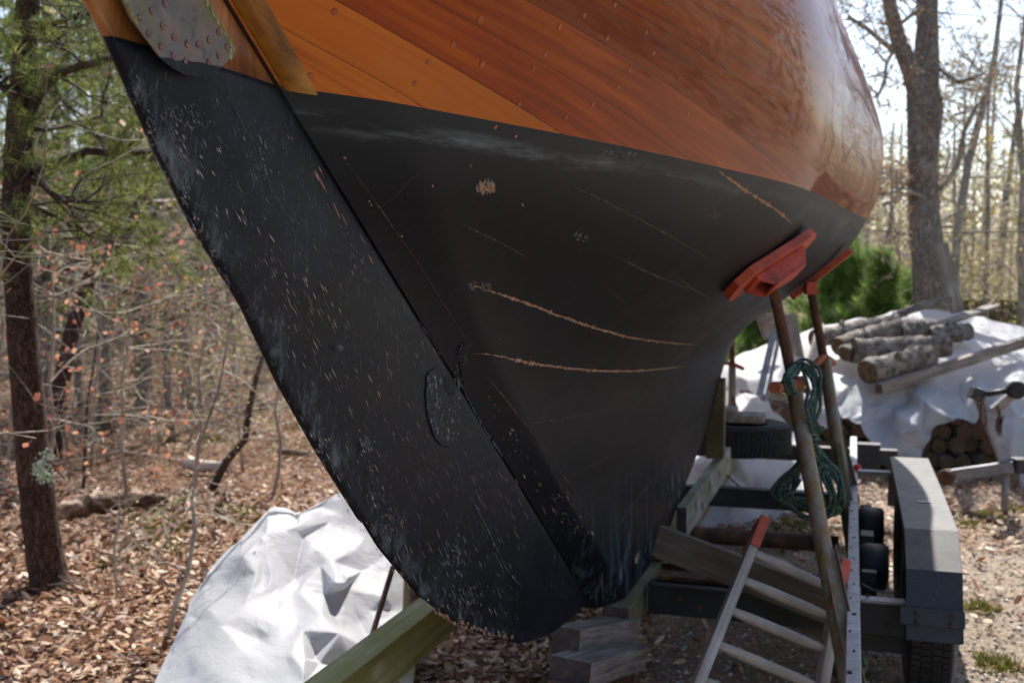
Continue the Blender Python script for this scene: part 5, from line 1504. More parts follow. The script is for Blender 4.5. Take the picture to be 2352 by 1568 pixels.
# port bunk beam, mossy
g1, g2 = at(752, 1600, 2.92), at(993, 1402, 3.93)
timber("bunk_beam", "green algae covered beam rising from the photo's bottom edge towards the rudder", M['lumber_green'], (-.478, 2.3, .432), (-.478, 3.72, .432), .105, .14)
timber("stake", "thin rust streaked angle iron leaning against the green beam", M['rust_steel'], at(903, 1300, 4.35), at(845, 1490, 4.1), .018, .018, None, cat="stake")
m = MB(); a, b = at(947, 1290, 4.5), at(938, 1640, 4.45)
m.tube([a, b], .036, 14)
tag(m.build("post", M['pipe']), "round grey post standing behind the green beam", "post")
timber("stake", "pale narrow stake standing under the green beam", M['painted_lumber'], at(948, 1470, 4.2), at(925, 1640, 4.1), .05, .02, None, up=(0, 1, 0), cat="stake")
timber("block", "small dark wood block between the grey post and the rudder's foot", M['lumber_brown'], at(985, 1340, 4.6), at(985, 1470, 4.6), .1, .1, None, up=(0, 1, 0))

# ------------------------------------------------------------------ jack stands
def screw_rod(mb, a, b, r, pitch=.012, k=12):
    a, b = Vector(a), Vector(b); L = (b - a).length; n = int(L / pitch * 2)
    mb.tube([a.lerp(b, i / n) for i in range(n + 1)], [r * (1 if i % 2 else .86) for i in range(n + 1)], k, smooth=False)
BW = BOAT_M
def W(p): return BW @ Vector(p)
def hull_frame(u, v, s=None, z=None):
    if s is None:
        p = hit(u, v); s, z = p.y, p.z
    n = hull_n(s, z); p = hull_p(s, z)
    nw = (BW.to_3x3() @ n).normalized()
    return W(p), nw
def jack_pad(root, c, n, up_dir, Lx, Ly, bracket=True):
    """board touching the hull with its steel bracket under it"""
    n = -n if False else n
    t1 = (up_dir - n * up_dir.dot(n)).normalized(); t2 = n.cross(t1).normalized()
    c = c + n * .006
    hx, hy, ch = Lx / 2, Ly / 2, min(Lx, Ly) * .28
    o = [(-hx, -hy + ch), (-hx + ch, -hy), (hx - ch, -hy), (hx, -hy + ch), (hx, hy - ch), (hx - ch, hy), (-hx + ch, hy), (-hx, hy - ch)]
    P3 = [c + n * .032 + t1 * x + t2 * y for x, y in o]
    mb = MB(); mb.prism(P3, .032, n); mb.build("pad_board", M['orange'], root)
    if not bracket: return c + n * .05
    b = MB()
    R3 = Matrix((t1, t2, n)).transposed()
    b.box(c + n * .040, (Lx * .62, Ly * .5, .014), R3, 0, .002)
    for q in (-1, 1): b.prism([c + n * .047 + t1 * (-Lx * .31) + t2 * (q * Ly * .22), c + n * .047 + t1 * (Lx * .31) + t2 * (q * Ly * .22), c + n * .098 + t1 * (Lx * .2) + t2 * (q * Ly * .22), c + n * .098 + t1 * (-Lx * .2) + t2 * (q * Ly * .22)], .006, t2)
    b.box(c + n * .098, (Lx * .38, Ly * .48, .010), R3, 0, .002)
    b.build("pad_bracket", M['old_orange'], root)
    return c + n * .10

def near_stand():
    root = empty("jack_stand", "nearest jack stand with big orange pad and green rope hung on it", "jack stand", loc=(0, 0, 0))
    root["group"] = "jack stands"
    c, n = hull_frame(1762, 598)
    up = (hull_frame(1870, 528)[0] - hull_frame(1665, 668)[0]).normalized()
    e = jack_pad(root, c, n, up, .52, .19)
    top = at(1772, 640, e.y); nut = at(1823, 886, 4.25); foot = at(1955, 1600, 3.5)
    rod = MB(); screw_rod(rod, top, nut, .0235); rod.build("screw_rod", M['rust_steel'], root)
    ax = (nut - top).normalized()
    h = MB(); h.lathe(nut - ax * .03, ax, [(0, .02), (0, .044), (.03, .048), (.05, .040), (.05, .02)], 14)
    hd = at(1778, 890, 4.02); h.tube([nut + Vector((.01, 0, .01)), nut.lerp(hd, .5), hd], [.024, .021, .023], 10); h.build("handle", M['handle_red'], root)
    h = MB(); h.tube([nut, at(1872, 905, 4.45)], .012, 8); h.build("handle_bar", M['rust_steel'], root)
    pts = [nut.lerp(foot, t) for t in np.linspace(0, 1, 12)]
    pm = MB(); pm.tube(pts, .0305, 18, smooth=True); pm.build("pole", M['pipe'], root)
    # angle iron leg that meets the pole half way down, and the two legs behind
    j = nut.lerp(foot, .56)
    lg = MB()
    f2 = at(1982, 1640, 3.35)
    d = (f2 - j).normalized()
    lg.beam(j + Vector((.012, -.02, 0)), f2, .004, .045, up=(1, 0, 0), bev=.001); lg.beam(j + Vector((.034, -.02, 0)), f2 + Vector((.022, 0, 0)), .045, .004, up=(1, 0, 0), bev=.001)
    lg.build("leg", M['pipe'], root)
    f3 = at(1978, 1480, 4.3)
    lg = MB(); lg.beam(j + Vector((.01, .05, .0)), f3, .04, .006, up=(1, 0, 0), bev=.001); lg.build("leg", M['rust_steel'], root)
    f4 = Vector((foot.x - .42, foot.y + .5, .02))
    return nut, foot
NUT, FOOT = near_stand()

def second_stand():
    root = empty("jack_stand", "second jack stand right behind the nearest one, orange pad edge on", "jack stand", "jack stands", loc=(0, 0, 0))
    s, z = 6.25, 1.76
    c, n = hull_frame(0, 0, s, z)
    p = hit(1880, 622)
    if p is not None: c, n = hull_frame(0, 0, p.y, p.z)
    up = (at(1915, 606, c.y - .1) - at(1800, 685, c.y)).normalized()
    e = jack_pad(root, c, n, up, .40, .05, False)
    top = at(1862, 662, e.y); nut = at(1893, 828, 5.75); foot = at(1966, 1300, 5.35)
    m = MB(); m.box(top, (.06, .06, .07), None, 0, .006); m.build("pad_socket", M['old_orange'], root)
    m = MB(); screw_rod(m, top, nut, .026); m.build("screw_rod", M['rust_steel'], root)
    m = MB(); m.tube([at(1862, 846, 5.6), nut + Vector((0, 0, .025)), at(1912, 832, 5.9)], [.020, .018, .022], 8); m.build("handle", M['handle_red'], root)
    m = MB(); m.tube([nut, foot], .034, 16); m.build("pole", M['pipe'], root)
    m = MB(); m.beam(at(1905, 900, 5.7), at(1962, 1130, 5.9), .008, .05, up=(1, 0, 0), bev=.001); m.beam(at(1910, 960, 5.7), at(1958, 1275, 5.2), .09, .03, up=(1, 0, 0), bev=.002)
    m.build("leg", M['ladder_wood'] if False else M['lumber_brown'], root)
    m = MB(); m.beam(at(1925, 975, 5.8), at(1958, 1115, 5.85), .02, .006, up=(1, 0, 0), bev=.001); m.build("leg", M['galv'], root)
second_stand()

def far_stand():
    root = empty("jack_stand", "far jack stand seen under the hull above the spare tyre", "jack stand", "jack stands", loc=(0, 0, 0))
    Y = 8.6
    top = at(1680, 690, Y); nut = at(1682, 838, Y); foot = at(1680, 1080, Y)
    m = MB(); screw_rod(m, top, nut, .024); m.build("screw_rod", M['rust_steel'], root)
    m = MB(); m.tube([at(1652, 832, Y - .1), nut + Vector((0, 0, .01)), at(1706, 846, Y - .2)], .017, 8); m.build("handle", M['handle_red'], root)
    m = MB(); m.tube([nut, foot], .03, 14); m.build("pole", M['pipe'], root)
    for du, dY in ((55, -.5), (-50, .4), (45, .6)):
        m = MB(); m.tube([at(1681, 905, Y), at(1681 + du, 1080, Y + dY)], .012, 7); m.build("leg", M['rust_steel'], root)
    m = MB(); p = at(1680, 688, Y); m.box(p, (.3, .28, .035), Matrix.Rotation(.25, 3, 'Y'), 0, .004); m.build("pad_board", M['orange'], root)
far_stand()

# ------------------------------------------------------------------ rope
def rope():
    R = random.Random(6); mb = MB(); r = .0074
    def loop(pts, Ys):
        n = len(pts); P3 = [at(u + R.gauss(0, 2.6), v + R.gauss(0, 2.6), (Ys[i] if hasattr(Ys, '__len__') else Ys) + R.gauss(0, .006)) for i, (u, v) in enumerate(pts)]
        Q = []
        for i in range(n - 1):
            p0, p1, p2, p3 = P3[max(0, i - 1)], P3[i], P3[i + 1], P3[min(n - 1, i + 2)]
            for j in range(10):
                t = j / 10
                Q.append(.5 * ((2 * p1) + (p2 - p0) * t + (2 * p0 - 5 * p1 + 4 * p2 - p3) * t * t + (3 * p1 - p0 - 3 * p2 + p3) * t ** 3))
        Q.append(P3[-1]); mb.tube(Q, r, 7)
    Y = 4.18
    for i, (xo, xi) in enumerate(((1888, 1840), (1880, 1842), (1872, 1846), (1864, 1850), (1856, 1838))):      # hanging bight over the handle
        loop([(1856 + i * 2, 992), (xo - 6, 940), (xo, 890), (xo - 10, 850), (1848 - i * 2, 828 + i * 3), (1818 + i * 3, 842 + i * 4), (1800 + i * 5, 872), (1815 + i * 4, 905)], [Y - .02 * i, Y - .02 * i, Y, Y + .03, Y + .06, Y + .02, Y - .12, Y - .1])
    for k in range(5):                                                          # whipping round the neck
        loop([(1843, 984 + k * 9), (1858, 979 + k * 9), (1876, 984 + k * 9), (1874, 990 + k * 9)], [Y - .03, Y - .06, Y - .03, Y])
    loop([(1872, 985), (1886, 979), (1890, 984), (1878, 992)], Y - .06)
    W_ = [(1936, 1115), (1930, 1130), (1922, 1142), (1912, 1150), (1905, 1160), (1897, 1168), (1890, 1175), (1918, 1150), (1908, 1168), (1942, 1110)]
    for i, (ur, vb) in enumerate(W_):
        ul = 1822 - 9 * (i % 6); vb2 = 1150 + 6 * (i % 6)
        o = R.uniform(-3, 3)
        loop([(1860 + i, 1018), (1878 + i * 2, 1060), (ur - 14 + o, 1085), (ur + o, 1120 + i * 2), (ur - 6, 1160), (ur - 25, 1178 + (i % 4) * 3), (1880, 1186 - i), (1848, vb2), (ul + o, 1140), (ul + 4, 1105), (1838, 1060), (1852, 1018)],
             [Y - .02 - .012 * (i % 4), Y - .03, Y - .05, Y - .06 - .01 * i, Y - .05, Y - .03, Y + .02, Y + .06, Y + .08, Y + .08, Y + .05, Y])
    loop([(1838, 1070), (1812, 1090), (1795, 1115), (1788, 1140), (1800, 1152), (1820, 1165), (1850, 1185), (1880, 1195)], [Y + .05, Y + .06, Y + .06, Y + .06, Y + .05, Y + .04, Y + .02, Y])
    loop([(1840, 1100), (1822, 1130), (1800, 1138), (1795, 1142)], Y + .07)
    loop([(1893, 1190), (1898, 1230), (1912, 1275), (1926, 1330), (1937, 1400), (1943, 1470), (1948, 1510), (1962, 1500), (1985, 1508), (1990, 1528), (1975, 1548), (1958, 1545), (1950, 1528)], [Y - .05, 4.1, 4.05, 4.0, 3.85, 3.7, 3.6, 3.5, 3.45, 3.45, 3.45, 3.5, 3.55])
    tag(mb.build("rope", M['rope']), "coiled green braided rope hanging from the nearest jack stand", "rope")
rope()

# ------------------------------------------------------------------ ladder
def ladder():
    root = empty("ladder", "weathered wooden ladder with orange capped rail ends leaning on the trailer", "ladder", loc=(0, 0, 0))
    lt, lb = at(1741, 1222, 4.06), at(1600, 1575, 3.5); rt, rb_ = at(1930, 1322, 4.02), at(1882, 1600, 3.62)
    def ext(a, b):
        d = b - a; t = (a.z + .0) / (a.z - b.z); return a + d * t
    lb2, rb2 = ext(lt, lb), ext(rt, rb_)
    nrm = ((lb2 - lt).cross(rt - lt)).normalized()
    for a, b in ((lt, lb2), (rt, rb2)):
        d = (b - a); y = d.normalized(); x = (rt - lt); x = (x - y * x.dot(y)).normalized(); z = x.cross(y)
        mb = MB(); mb.box((0, 0, 0), (.034, .062, d.length), None, 0, .004)
        M4 = Matrix((x, z, -y)).transposed().to_4x4(); M4.translation = (a + b) / 2
        o = mb.build("rail", M['ladder_wood'], root); o.matrix_local = M4
    def on_rail(a, b, v):
        lo, hi = 0.0, 1.0
        for _ in range(30):
            m_ = (lo + hi) / 2; p = a.lerp(b, m_)
            y_ = 784 - F * math.tan(math.atan2(p.z - CAM_H, p.y) + PITCH)
            if y_ < v: lo = m_
            else: hi = m_
        return lo
    tl = [on_rail(lt, lb2, v) for v in (1266, 1328, 1398, 1476)]; tr_ = [on_rail(rt, rb2, v) for v in (1358, 1420, 1494, 1580)]
    for k in range(7):
        ta = tl[k] if k < 4 else tl[3] + (tl[3] - tl[2]) * (k - 3); tb = tr_[k] if k < 4 else tr_[3] + (tr_[3] - tr_[2]) * (k - 3)
        if max(ta, tb) > .97: break
        a = lt.lerp(lb2, ta); b = rt.lerp(rb2, tb)
        mb = MB(); L = (b - a).length; y = (b - a).normalized(); x = y.orthogonal().normalized(); z = x.cross(y)
        mb.tube([(0, 0, -L / 2), (0, 0, -L / 2 + .03), (0, 0, -L / 4), (0, 0, 0), (0, 0, L / 4), (0, 0, L / 2 - .03), (0, 0, L / 2)], [.012, .0155, .0185, .019, .0185, .0155, .012], 14)
        M4 = Matrix((x, z, -y)).transposed().to_4x4(); M4.translation = (a + b) / 2
        o = mb.build("rung", M['ladder_wood'], root); o.matrix_local = M4
    for a, b in ((lt, lb2), (rt, rb2)):
        d = (a - b).normalized(); x = (rt - lt); x = (x - d * x.dot(d)).normalized(); z = x.cross(d)
        mb = MB(); R3 = Matrix((x, z, d)).transposed()
        mb.box(a + d * .028, (.040, .078, .062), R3, 0, .006)
        for q in (-1, 1): mb.box(a - d * .045 + z * (q * .037) , (.036, .007, .115), R3, 0, .002)
        mb.build("rail_cap", M['orange'], root)
ladder()

# ------------------------------------------------------------------ tarpaulins
def sheet(name, pts, outline, label, seed, jit=.012, crease=.5, extra=0, sub=2, back=True, cuts=1, avoid=None, thick=0.0, sharp=.35):
    """pts: (u, v, Y) marks; joined in the photo's plane, then creased and softened"""
    R = random.Random(seed)
    n0 = len(outline); pts = list(outline) + list(pts)
    P2 = [Vector((u, v)) for u, v, Y in pts]; P3 = [at(u, v, Y) for u, v, Y in pts]
    res = delaunay_2d_cdt(P2, [], [list(range(n0))], 1, 1e-4)
    V2, _, Fs, ov = res[0], res[1], res[2], res[3]
    V3 = []
    for i, v in enumerate(V2): V3.append(P3[ov[i][0]].copy())
    bm = bmesh.new()
    bv = [bm.verts.new(p) for p in V3]
    for f in Fs:
        a, b, c = [V2[i] for i in f[:3]]
        mx = max((a - b).length, (b - c).length, (c - a).length)
        if avoid and mx > avoid: continue
        try: bm.faces.new([bv[i] for i in f])
        except ValueError: pass
    bmesh.ops.delete(bm, geom=[v for v in bm.verts if not v.link_faces], context='VERTS')
    for _ in range(cuts):
        old = set(bm.verts)
        bmesh.ops.subdivide_edges(bm, edges=list(bm.edges), cuts=1, use_grid_fill=True)
        for v in bm.verts:
            if v not in old: v.co += Vector((R.gauss(0, 1), R.gauss(0, 1), R.gauss(0, 1))) * jit
        jit *= .45
    bmesh.ops.triangulate(bm, faces=[f for f in bm.faces if len(f.verts) > 4])
    bm.normal_update()
    cl_ = bm.edges.layers.float.get('crease_edge') or bm.edges.layers.float.new('crease_edge')
    for e in bm.edges:
        if len(e.link_faces) == 2:
            a = e.calc_face_angle(0.0)
            e[cl_] = min(.7, crease * .4 + a * sharp) if a > .3 else 0.0
    me = bpy.data.meshes.new(name); bm.to_mesh(me); bm.free()
    me.materials.append(M['tarp'])
    for p in me.polygons: p.use_smooth = True
    o = bpy.data.objects.new(name, me); COL.objects.link(o)
    s = o.modifiers.new("soft", 'SUBSURF'); s.levels = s.render_levels = sub
    if thick: 
        t = o.modifiers.new("thick", 'SOLIDIFY'); t.thickness = thick
    return tag(o, label, "tarpaulin")

# heap at the left: marks from zoom reading (outline, ridges, pits)
H = []
def hp(u, v, Y):
    s = 4.0 + (1568 - v) * .0029 + max(0, u - 700) * .0004
    H.append((u, v, s + (Y - s) * .6))
for q in ((335, 1640, 3.95), (350, 1568, 4.1), (385, 1490, 4.3), (425, 1410, 4.45), (463, 1340, 4.6), (492, 1292, 4.68), (540, 1250, 4.8), (565, 1235, 4.85), (592, 1205, 4.95), (622, 1165, 5.05), (640, 1160, 5.1), (668, 1172, 5.12), (690, 1178, 5.1), (728, 1158, 5.2), (775, 1133, 5.3),
          (850, 1100, 5.35), (950, 1120, 5.4), (1010, 1200, 5.4), (1010, 1330, 5.2), (985, 1420, 4.95), (960, 1500, 4.75), (955, 1568, 4.6), (950, 1650, 4.4),
          # ridges and facets
          (655, 1218, 4.86), (610, 1228, 4.74), (555, 1272, 4.58), (560, 1240, 4.74), (690, 1205, 4.98), (720, 1255, 4.88), (765, 1290, 4.82), (800, 1330, 4.62), (772, 1345, 4.52), (735, 1295, 4.80), (675, 1330, 4.72), (640, 1370, 4.5), (630, 1340, 4.55),
          (738, 1412, 4.36), (660, 1410, 4.40), (690, 1360, 4.60), (745, 1365, 4.66), (795, 1350, 4.72), (785, 1440, 4.50), (778, 1450, 4.22), (700, 1450, 4.22), (735, 1520, 4.16), (640, 1452, 4.24), (560, 1390, 4.34), (505, 1430, 4.22), (470, 1520, 4.02),
          (560, 1500, 4.06), (600, 1470, 4.22), (650, 1500, 4.02), (620, 1568, 3.90), (690, 1568, 3.86), (725, 1500, 4.24), (765, 1568, 4.0), (700, 1515, 3.98), (560, 1568, 3.88), (500, 1590, 3.88), (430, 1590, 3.96), (620, 1640, 3.7), (760, 1640, 3.85), (850, 1640, 4.1), (480, 1650, 3.8),
          (830, 1250, 5.05), (795, 1225, 5.12), (830, 1310, 4.95), (870, 1290, 5.05), (840, 1215, 5.18), (900, 1310, 4.98), (880, 1370, 4.78), (850, 1400, 4.72), (905, 1400, 4.86), (880, 1440, 4.62), (830, 1430, 4.66), (850, 1490, 4.50), (820, 1540, 4.36), (900, 1500, 4.60), (760, 1200, 5.16),
          (780, 1175, 5.24), (700, 1230, 5.02), (590, 1320, 4.52), (530, 1340, 4.54), (480, 1400, 4.36), (430, 1500, 4.14)): hp(*q)
hl = sheet("tarpaulin", H[23:], H[:23], "crumpled white tarpaulin heaped over something left of the rudder", 3, .005, .35, cuts=1, sub=3, sharp=.6)
# its far side falls to the ground
bk = []
for u, v, Y in ((463, 1340, 4.6), (540, 1250, 4.8), (622, 1165, 5.05), (690, 1178, 5.1), (775, 1133, 5.3), (850, 1100, 5.35), (950, 1120, 5.4)):
    bk.append(at(u, v, Y))
mb = MB(); n_ = len(bk)
mb.add(bk + [Vector((p.x - .12, p.y + .22, p.z * .6)) for p in bk] + [Vector((p.x - .2, p.y + .4, 0)) for p in bk], [(i, i + 1, n_ + i + 1, n_ + i) for i in range(n_ - 1)] + [(n_ + i, n_ + i + 1, 2 * n_ + i + 1, 2 * n_ + i) for i in range(n_ - 1)], 0, True)
mb.build("far_side", M['tarp'], hl)

WO = [(1640, 900, 9.6), (1655, 830, 10.0), (1700, 815, 10.2), (1760, 790, 10.4), (1830, 765, 10.9), (1900, 745, 11.3), (1960, 733, 11.6), (2000, 730, 11.8), (2050, 722, 11.9), (2100, 712, 12.0), (2150, 708, 12.0), (2195, 712, 11.9), (2240, 722, 11.8), (2290, 735, 11.6), (2352, 750, 11.4), (2460, 775, 11.2), (2600, 800, 11), (2620, 960, 9.0),
      (2600, 1130, 8.6), (2470, 1120, 8.6), (2400, 1110, 8.6), (2365, 1105, 8.7), (2346, 1132, 8.7), (2330, 1090, 8.75), (2311, 1058, 8.8), (2293, 995, 8.9), (2302, 955, 9.0), (2270, 950, 9.15), (2237, 965, 9.15), (2200, 970, 9.15), (2156, 974, 9.15), (2135, 1010, 9.1), (2117, 1048, 9.05), (2085, 1056, 8.95), (2054, 1062, 8.9),
      (2010, 1022, 8.95), (1966, 980, 9.02), (1950, 960, 9.08), (1935, 952, 9.1), (1905, 958, 9.1), (1893, 985, 9.1), (1870, 960, 9.15), (1840, 905, 9.3), (1800, 890, 9.4), (1740, 900, 9.4), (1700, 895, 9.5)]
WP = [(1700, 865, 9.6), (1760, 845, 9.7), (1830, 850, 9.9), (1900, 800, 10.5), (1960, 790, 10.7), (2050, 770, 10.9), (2120, 760, 11.0), (2200, 770, 10.8), (2280, 775, 10.8), (2352, 790, 10.6), (2460, 810, 10.4), (2560, 850, 10.2),
      (1880, 880, 9.5), (1950, 880, 9.5), (2010, 905, 9.35), (2080, 880, 9.55), (2150, 850, 9.8), (2220, 840, 9.9), (2290, 830, 9.9), (2352, 850, 9.6), (2470, 860, 9.6),
      (1905, 925, 9.25), (1960, 925, 9.3), (2010, 940, 9.2), (2055, 930, 9.3), (2085, 918, 9.42), (2125, 925, 9.1), (2160, 930, 9.3), (2200, 905, 9.4), (2240, 900, 9.30), (2280, 890, 9.45), (2330, 905, 9.1), (2400, 920, 9.1), (2470, 930, 8.9),
      (2090, 980, 8.85), (2050, 990, 9.1), (2020, 965, 9.2), (2120, 980, 9.15), (2070, 1010, 8.92), (2160, 950, 9.05), (1990, 985, 9.08), (2330, 1010, 8.75), (2350, 960, 9.0), (2380, 1030, 8.9), (2400, 980, 8.75), (2440, 1040, 8.75)]
sheet("tarpaulin", WP, WO, "big white tarpaulin spread over the woodpile under the logs", 5, .02, .45, cuts=1, sub=2, avoid=190)
TO = [(1560, 1240, 7.0), (1600, 1228, 7.05), (1650, 1218, 7.1), (1700, 1208, 7.2), (1750, 1200, 7.3), (1795, 1183, 7.4), (1840, 1165, 7.5), (1860, 1110, 8.0), (1855, 1060, 8.3), (1832, 1020, 8.3), (1815, 985, 8.5), (1795, 955, 8.6), (1760, 925, 8.75), (1730, 905, 8.85), (1700, 898, 8.9), (1660, 905, 8.9), (1600, 915, 8.9), (1560, 1000, 8.5), (1550, 1120, 7.6)]
T2 = [(1600, 1150, 7.35), (1640, 1130, 7.6), (1690, 1150, 7.3), (1730, 1120, 7.7), (1780, 1120, 7.6), (1820, 1110, 7.8),
      (1600, 1080, 7.8), (1650, 1060, 7.95), (1700, 1050, 7.9), (1760, 1065, 8.0), (1820, 1060, 7.95), (1600, 980, 8.5), (1650, 990, 8.5), (1700, 980, 8.4), (1760, 1000, 8.5), (1720, 945, 8.55), (1760, 965, 8.65), (1680, 940, 8.7)]
sheet("tarpaulin", T2, TO, "white tarpaulin lying low on the ground beneath the trailer's crossbeams", 8, .018, .45, cuts=1, sub=2)

# ------------------------------------------------------------------ woodpile
def logobj(name, label, a, b, r, Y0, Y1, seed, mat=None, group=None, bend=0.0, tip=1.0):
    R = random.Random(seed); a, b = at(*a, Y0), at(*b, Y1); L = (b - a).length; mb = MB()
    n = 14
    kn = [R.uniform(.93, 1.08) for _ in range(n + 1)]
    pts = [Vector((bend * math.sin(i / n * 3.14) + R.gauss(0, r * .04), R.gauss(0, r * .04), -L / 2 + L * i / n)) for i in range(n + 1)]
    mb.tube(pts, [r * kn[i] * (1 + (tip - 1) * i / n) for i in range(n + 1)], 18, wob=.05, caps=False, rr=R)
    for i, s in ((0, -1), (n, 1)):
        ring = [mb.v[i * 18 + j] for j in range(18)]; c = sum((Vector(p) for p in ring), Vector()) / 18
        mb.add([c] + ring, [(0, j + 1, (j + 1) % 18 + 1) for j in range(18)], 1)
    for _ in range(3 if name == 'log' else 1):
        q = pts[R.randint(2, n - 2)]; an = R.random() * 6.28; d_ = Vector((math.cos(an), math.sin(an), R.uniform(-.3, .6)))
        mb.tube([q + d_ * r * .7, q + d_ * r * 1.15, q + d_ * r * R.uniform(1.25, 1.6)], [r * .42, r * .26, r * .2], 9, wob=.2, rr=R)
    y = (b - a).normalized(); x = y.orthogonal().normalized(); z = y.cross(x)
    M4 = Matrix((x, z, y)).transposed().to_4x4(); M4.translation = (a + b) / 2
    return tag(mb.build(name, [mat or M['log_bark'], M['log_end']], matrix=M4), label, "log", group)
g_ = "logs lying on the woodpile tarpaulin"
logobj("log", "short thick grey log, lowest on the woodpile tarpaulin", (1992, 854), (2136, 820), .112, 9.35, 9.65, 1, group=g_)
logobj("log", "long grey log right above the lowest short one", (1958, 806), (2172, 795), .105, 9.75, 9.95, 2, group=g_)
logobj("log", "pale log half hidden behind the long grey log", (1925, 797), (2085, 752), .085, 10.0, 10.4, 3, group=g_, bend=.03)
logobj("log", "knobbly pale log at the left, behind the second jack stand", (1872, 778), (2055, 741), .090, 10.1, 10.6, 4, group=g_)
logobj("log", "short dark ended log at the right behind the long grey log", (2132, 770), (2224, 762), .085, 10.4, 10.5, 5, group=g_)
logobj("log", "knotted log piece lying between pale log and splintered board", (2060, 765), (2150, 755), .09, 10.3, 10.5, 6, group=g_, bend=.03)
logobj("log", "thin crooked brown branch at the very back of the woodpile", (2040, 738), (2182, 690), .045, 11.2, 11.4, 7, group=g_, bend=.05)
logobj("log", "yellow ended log showing its sawn end under the pale log", (1938, 812), (1975, 800), .070, 9.75, 9.9, 8, group=g_)
timber("beam", "long weathered square beam lying across the tarpaulin's front", M['lumber_grey'], at(2018, 893, 9.2), at(2440, 757, 10.2), .085, .085, None, cat="beam")
timber("board", "splintered grey board sticking out at the back of the woodpile", M['lumber_grey'], at(2110, 762, 10.7), at(2284, 702, 11.1), .16, .03, None, cat="board")
timber("leaning_board", "grey board leaning against the big forked tree", M['lumber_grey'], at(2162, 560, 12.0), at(2205, 740, 11.8), .14, .03, None, up=(0, 1, 0), cat="board")

# stacked firewood under the tarpaulin
def firewood():
    R = random.Random(12); protos = []
    for i in range(4):
        mb = MB(); r = .075; L = .45; k = 14
        pts = [Vector((0, -L / 2 + L * j / 4, 0)) for j in range(5)]
        mb.tube(pts, [r * R.uniform(.92, 1.05) for _ in range(5)], k, wob=.18, caps=False, rr=R)
        for b0 in (0, 4 * k):
            ring = [mb.v[b0 + j] for j in range(k)]; c = sum((Vector(p) for p in ring), Vector()) / k
            mb.add([c] + ring, [(0, j + 1, (j + 1) % k + 1) for j in range(k)], 1)
        protos.append(mb.build("firewood_log", [M['oak_bark'], M['log_end']]))
    first = [True] * 4; n = 0
    for row in range(4):
        for c in range(16):
            x = 2.28 + c * .148 + (row % 2) * .074; z = .075 + row * .128
            if x > 4.9 or (row == 4 and c % 3 == 1): continue
            i = R.randint(0, 3); p = protos[i]
            if first[i]: first[i] = False; o = p
            else: o = p.copy(); COL.objects.link(o)
            o.location = (x, 9.62 + R.uniform(-.06, .06), z); o.rotation_euler = (R.gauss(0, .04), R.random() * 6.28, R.gauss(0, .1)); s = R.uniform(.82, 1.05); o.scale = (s, 1, s)
            tag(o, "round firewood log end stacked under the white tarpaulin's front edge", "firewood", "firewood stacked under the tarpaulin"); n += 1
firewood()
for i, (a, b, l) in enumerate((((1700, 905), (1840, 935), "split log crosswise under the tarpaulin's left end, upper"), ((1930, 985), (2060, 1000), "long split log crosswise left of the hanging tarp point, upper"), ((1925, 1012), (2070, 1032), "long split log crosswise left of the hanging tarp point, middle"),
                               ((1930, 1040), (2060, 1062), "long split log crosswise left of the hanging tarp point, lowest"), ((1790, 945), (1900, 965), "split log crosswise behind the green rope"), ((1780, 975), (1900, 998), "lower split log crosswise behind the green rope"))):
    logobj("split_log", l, a, b, .065, 9.6, 9.6, 40 + i, M['oak_bark'])
# odd pieces between stands and woodpile
timber("board", "pale grey board standing at the left end of the woodpile", M['lumber_grey'], at(1752, 722, 10.1), at(1772, 775, 10.0), .14, .03, None, up=(0, 1, 0), cat="board")
timber("board", "grey splintered board propped behind the nearest jack stand's screw", M['lumber_grey'], at(1812, 722, 10.4), at(1838, 860, 10.2), .13, .04, None, up=(0, 1, 0), cat="board")
timber("board", "thin grey lath slanting behind the far jack stand", M['lumber_grey'], at(1690, 858, 9.9), at(1762, 805, 10.6), .03, .02, None, cat="board")
m = MB(); pts = [at(1884, 745, 10.0), at(1878, 790, 9.9), at(1868, 830, 9.8), at(1862, 880, 9.7)]; m.tube(pts, [.035, .05, .06, .075], 12, wob=.2)
tag(m.build("log", M['cut_birch']), "pale upright forked log behind the second jack stand's screw", "log")
def sawhorse():
    root = empty("metal_trestle", "grey metal trestle leg standing behind the nearest jack stand", "trestle", loc=(0, 0, 0))
    for (a, b, w) in (((1778, 762), (1742, 918), .055), ((1792, 762), (1758, 925), .03)):
        m = MB(); m.beam(at(*a, 9.1), at(*b, 8.9), w, .02, up=(0, 1, 0), bev=.003); m.build("leg", M['galv'], root)
    m = MB(); m.beam(at(1752, 735, 9.1), at(1810, 742, 9.2), .06, .14, bev=.004); m.build("top", M['lumber_grey'], root)
sawhorse()
m = MB(); m.tube([at(1644, 1083, 6.6), at(1668, 1090, 6.5), at(1700, 1118, 6.45), at(1725, 1140, 6.4), at(1745, 1146, 6.4)], .005, 6)
tag(m.build("cable", M['cord_black']), "thin black cable hanging across the gap above the middle crossbeam", "cable")
m = MB(); m.tube([at(1990, 530, 14), at(2130, 535, 13), at(2352, 532, 12), at(2500, 530, 11)], .008, 5)
tag(m.build("wire", M['cord_black']), "thin dark wire strung past the big forked tree", "wire")

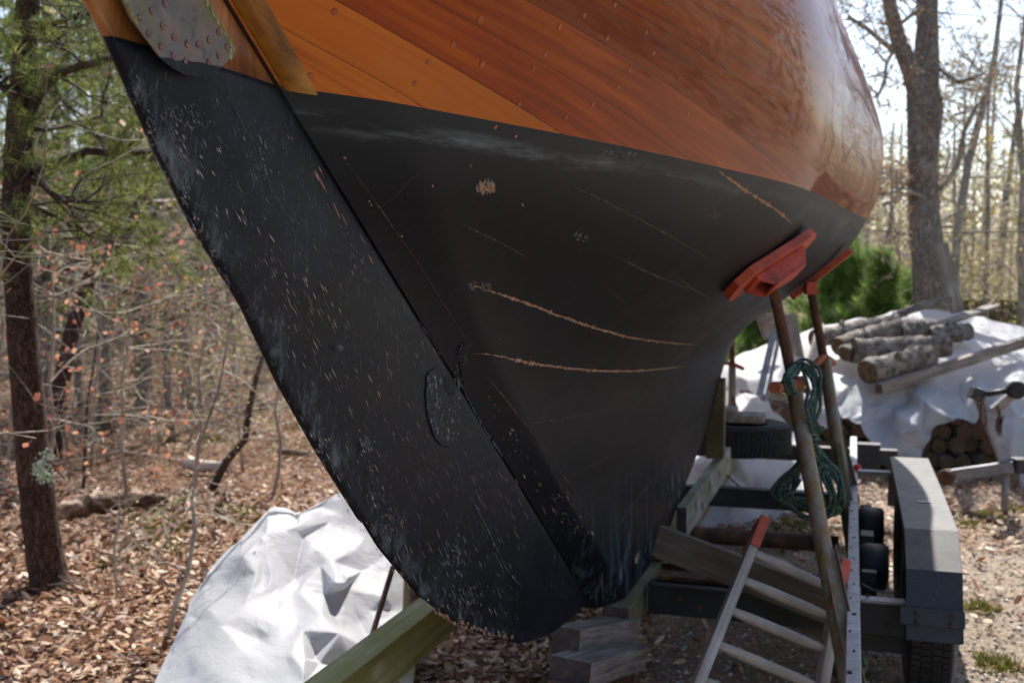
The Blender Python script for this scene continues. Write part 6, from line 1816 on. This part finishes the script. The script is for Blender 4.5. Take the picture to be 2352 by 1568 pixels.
# galvanised trailer tongue with jack, right edge
def tongue():
    root = empty("trailer_tongue", "galvanised trailer tongue with winch post and chain at the right edge", "trailer", loc=(0, 0, 0))
    Y = 7.6
    m = MB(); m.beam(at(2172, 1092, 7.75), at(2330, 1070, 7.5), .075, .075, bev=.004); m.build("tongue_beam", M['galv'], root)
    m = MB(); m.box(at(2342, 1068, 7.5), (.10, .12, .10), Matrix.Rotation(.1, 3, 'Z'), 0, .006); m.build("coupler", M['black_steel'], root)
    m = MB(); m.lathe(at(2166, 1096, 7.7), (1, .3, 0), [(0, .001), (0, .055), (.05, .06), (.06, .04), (.06, .001)], 18); m.build("roller", M['rust_steel'], root)
    m = MB(); m.beam(at(2246, 905, 7.6), at(2312, 1065, 7.55), .07, .06, up=(0, 1, 0), bev=.003); m.build("winch_post", M['galv'], root)
    m = MB(); m.beam(at(2262, 960, 7.6), at(2336, 896, 7.5), .06, .05, up=(0, 1, 0), bev=.003); m.build("winch_arm", M['galv'], root)
    m = MB(); m.lathe(at(2333, 895, 7.42), (0, -1, 0), [(-.03, .001), (-.03, .06), (.03, .062), (.035, .045), (.035, .001)], 22); m.build("bow_roller", M['rubber'], root)
    m = MB(); m.box(at(2243, 905, 7.55), (.09, .09, .08), Matrix.Rotation(.4, 3, 'Y'), 0, .006); m.tube([at(2265, 905, 7.5), at(2320, 896, 7.45)], .02, 8); m.build("winch", M['black_steel'], root)
    for (u0, v0, u1, v1) in ((2246, 920, 2258, 1010), (2256, 925, 2272, 1040), (2290, 935, 2296, 1000)):
        n = 14; m = MB()
        for i in range(n):
            p = at(u0 + (u1 - u0) * i / n + (4 * math.sin(i * .5)), v0 + (v1 - v0) * i / n, 7.45); q = [p + Vector(((.011 * math.cos(a)) if i % 2 else .002, .002 if i % 2 else .011 * math.cos(a), .017 * math.sin(a))) for a in np.linspace(0, 6.28, 9)]
            m.tube(q, .0035, 5, caps=False)
        m.build("chain", M['rust_steel'], root)
    m = MB(); p = at(2310, 1068, 7.55); m.tube([p, Vector((p.x, p.y, 0))], .025, 10); m.build("jack_leg", M['galv'], root)
tongue()
# brown picket fence far right
def fence():
    root = empty("wooden_fence", "brown weathered board fence behind the woodpile", "fence", loc=(0, 0, 0))
    m = MB(); R = random.Random(2)
    for i in range(60):
        u = 2190 + i * 7.2; Y = 16.5
        p = at(u, 748, Y); h = at(u, 688 + R.uniform(-3, 3), Y).z
        m.box((p.x, Y + R.uniform(-.01, .01), h / 2), (.042, .015, h))
    m.build("pickets", M['lumber_brown'], root)
    m = MB(); a, b = at(2180, 700, 16.55), at(2640, 700, 16.55); m.beam(a, b, .03, .07); m.build("rail", M['lumber_brown'], root)
fence()
